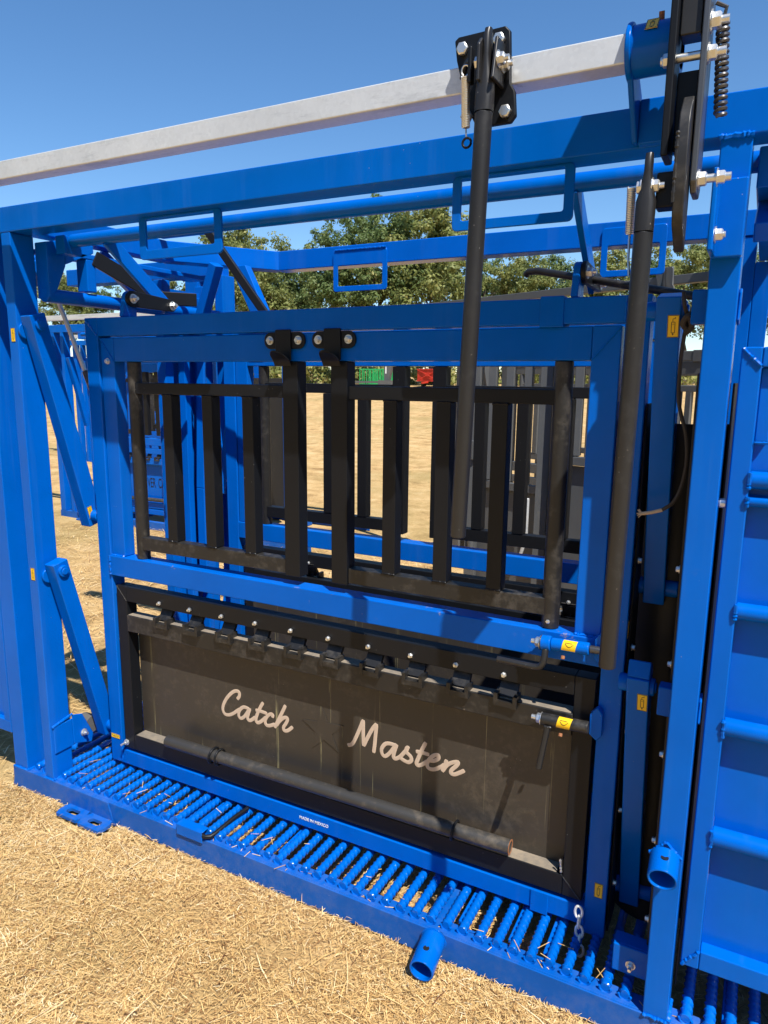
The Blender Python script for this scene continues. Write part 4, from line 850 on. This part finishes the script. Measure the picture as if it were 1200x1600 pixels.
straw('straw', [(-2.75, 0.15, 0.75, 1.600, 200000, 0.0125, 0.0013), (-2.75, 0.15, 0.75, 1.57, 9000, 0.046, 0.0015), (-2.75, 0.15, 0.75, 1.55, 900, 0.085, 0.0019), (-2.5, 0.1, 1.585, 1.611, 3500, 0.016, 0.0015), (-2.7, 0.1, 0.8, 1.58, 420, 0.030, 0.0030, 0), (-2.6, 0.4, 1.63, 2.9, 40000, 0.024, 0.0018), (-6.5, -2.3, 1.7, 5.6, 26000, 0.06, 0.003), (-2.6, 1.0, 2.8, 5.5, 16000, 0.06, 0.003)], 'loose dry straw and cut grass scattered over the yard ground')

def bits(n):
    mb = MB()
    for _ in range(n):
        x = random.uniform(-2.4, 0.3); y = random.choice((random.uniform(1.62, 1.66), random.uniform(1.64, 1.76))); a = random.uniform(0, math.pi); L = random.uniform(0.01, 0.045); z = 0.0868 if y < 1.645 else random.choice((0.110, 0.092, 0.111))
        d = Vector((math.cos(a), math.sin(a), random.uniform(-0.1, 0.1)))*L/2; mb.beam(Vector((x, y, z+0.001))-d, Vector((x, y, z+0.001))+d, 0.0016, 0.0008)
    me = mesh_from(mb, 'straw_bits'); at = me.attributes.new('tone', 'FLOAT', 'FACE'); at.data.foreach_set('value', np.repeat(rng.uniform(0.2, 0.9, n), 6).astype(np.float32)); me.materials.append(MATS['straw'])
    o = bpy.data.objects.new('straw_bits', me); COL.objects.link(o); o['kind'] = 'stuff'; o['label'] = 'bits of straw caught on the blue floor rods'; o['category'] = 'straw'
bits(70)
# ------------------------------------------------------------------ other machines: copies of the chute in other places
KEEP = {'base_frame', 'post', 'top_beam', 'squeeze_panel', 'window_frame', 'sill_rail', 'bar_gate', 'rail', 'bar', 'end_bar', 'pivot_tube', 'lower_door', 'middle_rail', 'door_plate', 'control_tube', 'collar', 'collar_plate', 'mount_plate', 'link_arm', 'end_panel', 'sheet', 'tail_panel', 'storage_pipe', 'drop_flap', 'torque_pipe', 'cross_beam', 'corner_brace', 'guide_loop', 'lug', 'link', 'swing_arm', 'lever', 'lever_end', 'lever_plate', 'clamp_plate', 'head_gate_sheet', 'gate_sheet', 'tail_gate', 'slide_rail', 'hook_lever', 'wheel_socket', 'tie_down_lug', 'splice_sleeve'}
def copy_chute(name, label, loc, rz, remap, drop=()):
    r = thing(name, label, 'cattle chute', loc)
    r.rotation_euler = (0, 0, rz)
    def rec(src, dst):
        for c in list(src.children):
            nm = c.name.split('.')[0]
            if c.type != 'MESH' or nm not in KEEP or nm in drop: continue
            k = c.copy(); COL.objects.link(k); k.parent = dst; k.name = nm
            if 'label' in k.keys(): del k['label']
            mt = c.data.materials[0].name.split('.')[0]; new = remap(nm, mt)
            if new:
                k.material_slots[0].link = 'OBJECT'; k.material_slots[0].material = MATS[new]
            rec(c, k)
    rec(ch, r)
    return r
def blue_map(nm, mt): return 'blue' if nm in ('lower_door', 'middle_rail', 'door_plate', 'lever') else ('black' if nm in ('end_panel', 'sheet') or (nm == 'rail' and mt == 'blue') else None)
def grey_map(nm, mt): return 'grey' if mt in ('black', 'black_worn') and nm != 'lever' else 'grey' if mt in ('blue', 'blue_worn', 'blue_base', 'galvanized') else ('grey' if nm in ('lower_door', 'door_plate', 'middle_rail', 'storage_pipe', 'head_gate_sheet', 'gate_sheet') else None)
b1 = copy_chute('squeeze_chute', 'blue cattle chute with blue lower door standing behind at the left', (-1.2-4.55, YC+3.80, 0.0), 0.0, blue_map, ('tail_panel', 'tail_gate', 'end_panel'))
for z0, z1 in ((0.25, 0.72), (0.80, 1.22)): part('end_plate', MB().box(1.04, 1.30, 1.66, 1.668, z0, z1), 'black', b1)
for x in (1.00, 1.30): part('end_post', MB().box(x, x+0.04, 1.64, 1.69, 0.09, 1.95), 'black', b1)
for z in (0.21, 0.74, 1.24, 1.50, 1.70): part('end_rail', MB().box(1.0405, 1.2995, 1.645, 1.685, z, z+0.04), 'black', b1)
part('end_post', MB().box(1.12, 1.17, 1.95, 2.0, 0.09, 2.0), 'blue', b1)
b2 = copy_chute('squeeze_chute', 'blue cattle chute farthest back at the left, mostly hidden by the nearer blue one', (-1.2-8.1, YC+7.0, 0.05), 0.02, blue_map, ('tail_panel',))
g1 = copy_chute('squeeze_chute', 'dark grey cattle chute standing behind the right half of the blue one', (-0.89, 5.66, 0.0), rad(-24), grey_map, ('tail_panel', 'tail_gate', 'slide_rail', 'top_beam', 'cross_beam', 'torque_pipe', 'swing_arm', 'link'))
t_ = text('VER  CA', 0.15, (0, 0, 0), 'black', b1); t_.location = Vector((0.00, 1.8365-YC, 0.46)); t_.scale = (0.46, 1, 1)
# drive hub on the grey chute's tube
mb = MB(); mb.cyl((-2.79, 1.50, 2.20), (-2.75, 1.50, 2.20), 0.10, 24); mb.cyl((-2.65, 1.50, 2.20), (-2.635, 1.50, 2.20), 0.13, 26); hub = part('drive_hub', mb, 'grey', g1)
mb = MB(); mb.prism([(1.45, 2.17), (1.45, 2.42), (1.50, 2.45), (1.60, 2.30), (1.60, 2.17)], 'yz', -2.59, -2.55); part('hub_plate', mb, 'grey', g1)
mb = MB(); mb.beam((-2.85, 1.50, 2.2), (-2.85, 1.50, 2.56), 0.05, 0.07, (0, 1, 0)); mb.beam((-2.85, 1.52, 2.56), (-2.60, 1.56, 2.30), 0.02, 0.06); part('hub_arm', mb, 'grey', g1)
mb = MB(); mb.cyl((-2.45, 1.50, 2.30), (-2.21, 1.50, 2.30), 0.028, 16); part('handle', mb, 'galvanized', g1)

def yard_gate(label, x0, x1, y0, y1, n, plate, zt):
    p0, p1 = Vector((x0, y0, 0)), Vector((x1, y1, 0)); r = thing('barred_gate', label, 'gate', ((x0+x1)/2, (y0+y1)/2, 0.0), 'grey gates standing behind the chute')
    at = lambda t, z: p0.lerp(p1, t)+Vector((0, 0, z))
    for t in (0, 1): part('gate_post', MB().beam(at(t, 0), at(t, zt), 0.075, 0.075, (0, 1, 0)), 'grey', r)
    for z in (0.22, plate, zt-0.08): part('rail', MB().beam(at(0.0, z), at(1.0, z), 0.045, 0.05), 'grey', r)
    for i in range(1, n): part('bar', MB().beam(at(i/n, plate+0.03), at(i/n, zt-0.10), 0.05, 0.045, (0, 1, 0)), 'grey', r)
    d = (p1-p0).normalized(); nn = Vector((-d.y, d.x, 0))*0.012
    part('gate_plate', MB().beam(at(0.02, (plate+0.22)/2)+nn, at(0.98, (plate+0.22)/2)+nn, 0.006, plate-0.28), 'grey', r)
    part('latch', MB().path([at(0.86, plate-0.05)-nn*4, at(0.86, plate-0.30)-nn*4, at(0.80, plate-0.40)-nn*4], 0.012, 8), 'galvanized', r)
    for z in (0.5, 1.1): part('hinge', MB().cyl(at(0.04, z)-nn*3, at(0.04, z+0.12)-nn*3, 0.022, 12), 'grey', r)
yard_gate('dark grey barred gate with low plate, left of the two behind the hanging lever', -1.62, -1.12, 4.35, 4.20, 4, 0.95, 2.0)
yard_gate('dark grey barred gate with tall plate, right of the two behind the hanging lever', -1.02, -0.62, 4.15, 4.05, 4, 1.15, 1.95)
# ------------------------------------------------------------------ far yard things
def G(x, y): return gz(x, y)
fx, fy = -22.2, 41.2
fr = thing('hay_feeder', 'green barred hay feeder far across the yard', 'hay feeder', (fx, fy, G(fx, fy)))
z0 = G(fx, fy)
mb = MB()
for z in (0.15, 1.12): mb.beam((fx-1.25, fy, z0+z), (fx+1.25, fy+0.3, z0+z), 0.06, 0.07); mb.beam((fx-1.25, fy+1.4, z0+z), (fx+1.25, fy+1.7, z0+z), 0.06, 0.07)
part('frame', mb, 'green_paint', fr, kind='stuff')
for i in range(17):
    t = i/16
    for dy in (0, 1.4):
        part('bar', MB().beam((fx-1.25+2.5*t, fy+0.3*t+dy, z0+0.02), (fx-1.25+2.5*t+0.04*math.sin(i*2.2), fy+0.3*t+dy, z0+1.15), 0.05, 0.05, (0, 1, 0)), 'green_paint', fr)
fx, fy = -19.35, 43.0; z0 = G(fx, fy)
rb = thing('hopper_wagon', 'red hopper wagon with braced end wall far across the yard', 'wagon', (fx, fy, z0))
mb = MB(); vs = [(fx-0.80, fy, z0+0.40), (fx+0.72, fy, z0+0.40), (fx+0.72, fy+1.6, z0+0.40), (fx-0.80, fy+1.6, z0+0.40), (fx-0.76, fy-0.1, z0+1.15), (fx+0.68, fy-0.1, z0+1.15), (fx+0.74, fy+1.8, z0+1.15), (fx-0.84, fy+1.8, z0+1.15)]
mb.add(vs, [(0, 3, 2, 1), (0, 1, 5, 4), (1, 2, 6, 5), (2, 3, 7, 6), (3, 0, 4, 7), (4, 5, 6, 7)]); part('hopper', mb, 'red_paint', rb)
for a, b in (((-0.78, 0.42), (0.0, 0.8)), ((0.70, 0.42), (-0.04, 0.8)), ((-0.74, 1.12), (-0.04, 0.8)), ((0.66, 1.12), (0.0, 0.8)), ((-0.80, 1.15), (0.72, 1.15)), ((-0.82, 0.40), (0.74, 0.40))):
    part('rib', MB().beam((fx+a[0], fy-0.11, z0+a[1]), (fx+b[0], fy-0.12, z0+b[1]), 0.05, 0.05), 'red_paint', rb)
part('drawbar', MB().beam((fx, fy-0.1, z0+0.33), (fx, fy-1.0, z0+0.28), 0.10, 0.10), 'red_paint', rb)
for sx in (-0.7, 0.62):
    w_ = part('wheel', MB().cyl((fx+sx-0.09, fy+0.8, z0+0.3), (fx+sx+0.09, fy+0.8, z0+0.3), 0.30, 20), 'rubber', rb)
fx, fy = -20.6, 39.6; z0 = G(fx, fy)
ms = thing('loader_mast', 'dark grey tapered mast with white print beside the green hay feeder', 'machine', (fx, fy, z0))
part('mast', MB().add([(fx-0.22, fy, z0+0.5), (fx+0.10, fy, z0+0.5), (fx+0.42, fy, z0+2.0), (fx-0.26, fy, z0+2.0), (fx-0.22, fy+0.3, z0+0.5), (fx+0.10, fy+0.3, z0+0.5), (fx+0.42, fy+0.3, z0+2.0), (fx-0.26, fy+0.3, z0+2.0)], [(0, 1, 2, 3), (7, 6, 5, 4), (0, 4, 5, 1), (1, 5, 6, 2), (2, 6, 7, 3), (3, 7, 4, 0)]), 'grey', ms)
part('decal', MB().box(fx-0.14, fx-0.06, fy-0.01, fy-0.002, z0+0.9, z0+1.7), 'white_print', ms)
part('foot', MB().box(fx-0.5, fx+0.4, fy-0.3, fy+0.6, z0, z0+0.5), 'grey', ms)
part('boom', MB().beam((fx-2.6, fy+0.2, z0+0.38), (fx-0.5, fy+0.2, z0+0.38), 0.12, 0.12), 'grey', ms)

# ------------------------------------------------------------------ trees
def leaf_mesh(name, clumps, per, size, mat, seed):
    rg = np.random.default_rng(seed); n = len(clumps)*per
    c = np.repeat(np.array([q[:3] for q in clumps]), per, 0); rr = np.repeat(np.array([q[3] for q in clumps]), per); tn = np.repeat(np.array([q[4] for q in clumps]), per)
    u = rg.normal(size=(n, 3)); u /= np.linalg.norm(u, axis=1)[:, None]; c = c+u*(rr*rg.random(n)**0.45)[:, None]*np.array([1, 1, 0.8])
    nv = u*1.0+np.array([0, 0, 0.55])+rg.normal(size=(n, 3))*0.42; nv /= np.linalg.norm(nv, axis=1)[:, None]
    a = np.cross(nv, rg.normal(size=(n, 3))); a /= np.linalg.norm(a, axis=1)[:, None]; b = np.cross(nv, a)
    s = size*rg.uniform(0.6, 1.4, n)[:, None]
    v = np.stack([c-a*s-b*s*0.2, c+b*s*0.55, c+a*s, c-b*s*0.55], 1).reshape(-1, 3)
    me = bpy.data.meshes.new(name); me.vertices.add(len(v)); me.vertices.foreach_set('co', v.astype(np.float32).ravel())
    me.loops.add(n*4); me.loops.foreach_set('vertex_index', np.arange(n*4, dtype=np.int32)); me.polygons.add(n); me.polygons.foreach_set('loop_start', np.arange(n, dtype=np.int32)*4); me.update()
    at = me.attributes.new('tone', 'FLOAT', 'FACE'); at.data.foreach_set('value', np.clip(tn+rg.normal(0, 0.16, n), 0, 1).astype(np.float32)); me.materials.append(MATS[mat])
    return me
def tree_proto(seed, H, R, mat):
    rr = random.Random(seed); mb = MB(); limbs = []
    def limb(p, d, L, r, depth):
        p = Vector(p); q = p+Vector(d)*L; mid = p.lerp(q, 0.5)+Vector((rr.uniform(-1, 1), rr.uniform(-1, 1), 0))*L*0.06
        mb.cyl(p, mid, r, 8, r2=r*0.82); mb.cyl(mid, q, r*0.82, 8, r2=r*0.6)
        if depth < 3:
            for _ in range(rr.choice((3, 4))):
                e = (Vector(d)+Vector((rr.uniform(-1, 1), rr.uniform(-1, 1), rr.uniform(-0.25, 0.7)))*0.85).normalized(); limb(q, e, L*rr.uniform(0.55, 0.8), r*0.55, depth+1)
        limbs.append(q)
    limb((0, 0, -0.3), (rr.uniform(-.06, .06), rr.uniform(-.06, .06), 1), H*0.27, H*0.020, 0)
    clumps = []
    lob = [(rr.uniform(-1, 1)*R*0.55, rr.uniform(-1, 1)*R*0.55, H*rr.uniform(0.42, 0.86), R*rr.uniform(0.38, 0.62)) for _ in range(11)]
    lob.append((0, 0, H*0.78, R*0.5)); lob.append((0, 0, H*0.5, R*0.75))
    for lx, ly, lz, lr in lob:
        base_t = rr.uniform(0.3, 0.62)
        for _ in range(13):
            u = Vector((rr.gauss(0, 1), rr.gauss(0, 1), rr.gauss(0, 1))).normalized()*lr*rr.uniform(0.55, 1.0)
            z = lz+u.z*0.85
            if z < H*0.16: continue
            clumps.append((lx+u.x, ly+u.y, min(z, H*0.97), rr.uniform(0.35, 0.85), base_t+rr.uniform(-0.16, 0.2)))
    for q in limbs[:40]: clumps.append((q.x, q.y, q.z, 0.6, 0.4))
    return mesh_from(mb, 'trunk'), leaf_mesh('crown', clumps, 100, 0.122, mat, seed)
protos = []
for i, (H, R, mt) in enumerate(((13.0, 4.6, 'leaf'), (12.0, 4.2, 'leaf_yellow'), (14.0, 5.0, 'leaf'), (11.0, 4.4, 'leaf_yellow'), (12.5, 3.8, 'leaf'))):
    t_, c_ = tree_proto(31+i, H, R, mt); t_.materials.append(MATS['bark']); protos.append((t_, c_, H))
TREES = [(-55.6, 39.7, 8.2, 3), (-47.5, 38.2, 9.7, 1), (-50.8, 44.5, 9.2, 0), (-44.3, 43.4, 9.0, 4), (-42.7, 46.5, 10.6, 3), (-33.5, 42.2, 12.6, 1), (-26.2, 43.6, 13.4, 2), (-24.6, 46.8, 14.6, 0), (-20.7, 46.6, 13.6, 3), (-21.2, 55.5, 12.4, 2), (-16.3, 51.2, 10.6, 1), (-15.5, 60.8, 12.2, 4), (-11.0, 56.3, 11.3, 3), (-8.8, 64.3, 12.2, 0), (-5.0, 54.9, 11.5, 1), (-3.3, 62.6, 12.0, 2), (-0.7, 68.6, 13.5, 4), (3.6, 66.3, 13.0, 3), (-38.6, 48.0, 10.4, 0), (-34.8, 50.2, 12.2, 4), (-19.0, 58.0, 10.5, 0)]
ORD = ['first', 'second', 'third', 'fourth', 'fifth', 'sixth', 'seventh', 'eighth', 'ninth', 'tenth', 'eleventh', 'twelfth', 'thirteenth', 'fourteenth', 'fifteenth', 'sixteenth', 'seventeenth', 'eighteenth', 'nineteenth', 'twentieth', 'twenty-first']
order = sorted(range(len(TREES)), key=lambda i: math.atan2(TREES[i][0], TREES[i][1]))
for rank, i in enumerate(order):
    x, y, h, k = TREES[i]; tm, cm, H = protos[k]; z = G(x, y)
    r = thing('tree', '%s tree with %s leaves in the far treeline, the %s from the left' % ('tall' if h > 12 else 'medium', 'yellowish green' if k in (1, 3) else 'deep green', ORD[rank]), 'tree', (x, y, z), 'trees of the far treeline')
    sc = (h-z+0.2)/H; r.scale = (sc*0.92, sc*0.92, sc); r.rotation_euler = (0, 0, 1.7*i+0.4)
    for nm, me in (('trunk', tm), ('crown', cm)):
        o = bpy.data.objects.new(nm, me); COL.objects.link(o); o.parent = r
# low undergrowth along the treeline, and unseen trees added round the yard to cut skylight
cl = []
for i in range(900):
    a = math.radians(rng.uniform(12, 290)); d = rng.uniform(31, 40); x, y = d*math.sin(a), d*math.cos(a)
    cl.append((x, y, G(x, y)+rng.uniform(0.5, 14.5), rng.uniform(1.2, 2.2), rng.uniform(0.3, 0.7)))
me = leaf_mesh('sky_blocking_wood', cl, 46, 0.42, 'leaf', 77); o = bpy.data.objects.new('sky_blocking_wood', me); COL.objects.link(o); o['kind'] = 'stuff'; o['label'] = 'unseen ring of trees added round the yard to hold back skylight'; o['category'] = 'sky_blocking_wood'
cl = []
for i in range(420):
    t = rng.random(); a = math.radians(-57+60*t); d = 52+rng.uniform(-4, 8); x, y = d*math.sin(a), d*math.cos(a)
    cl.append((x, y, G(x, y)+rng.uniform(0.1, 1.5), rng.uniform(0.5, 1.1), rng.uniform(0.35, 0.8)))
me = leaf_mesh('undergrowth', cl, 60, 0.16, 'leaf_yellow', 99); o = bpy.data.objects.new('undergrowth', me); COL.objects.link(o); o['kind'] = 'stuff'; o['label'] = 'low green undergrowth along the foot of the treeline'; o['category'] = 'undergrowth'
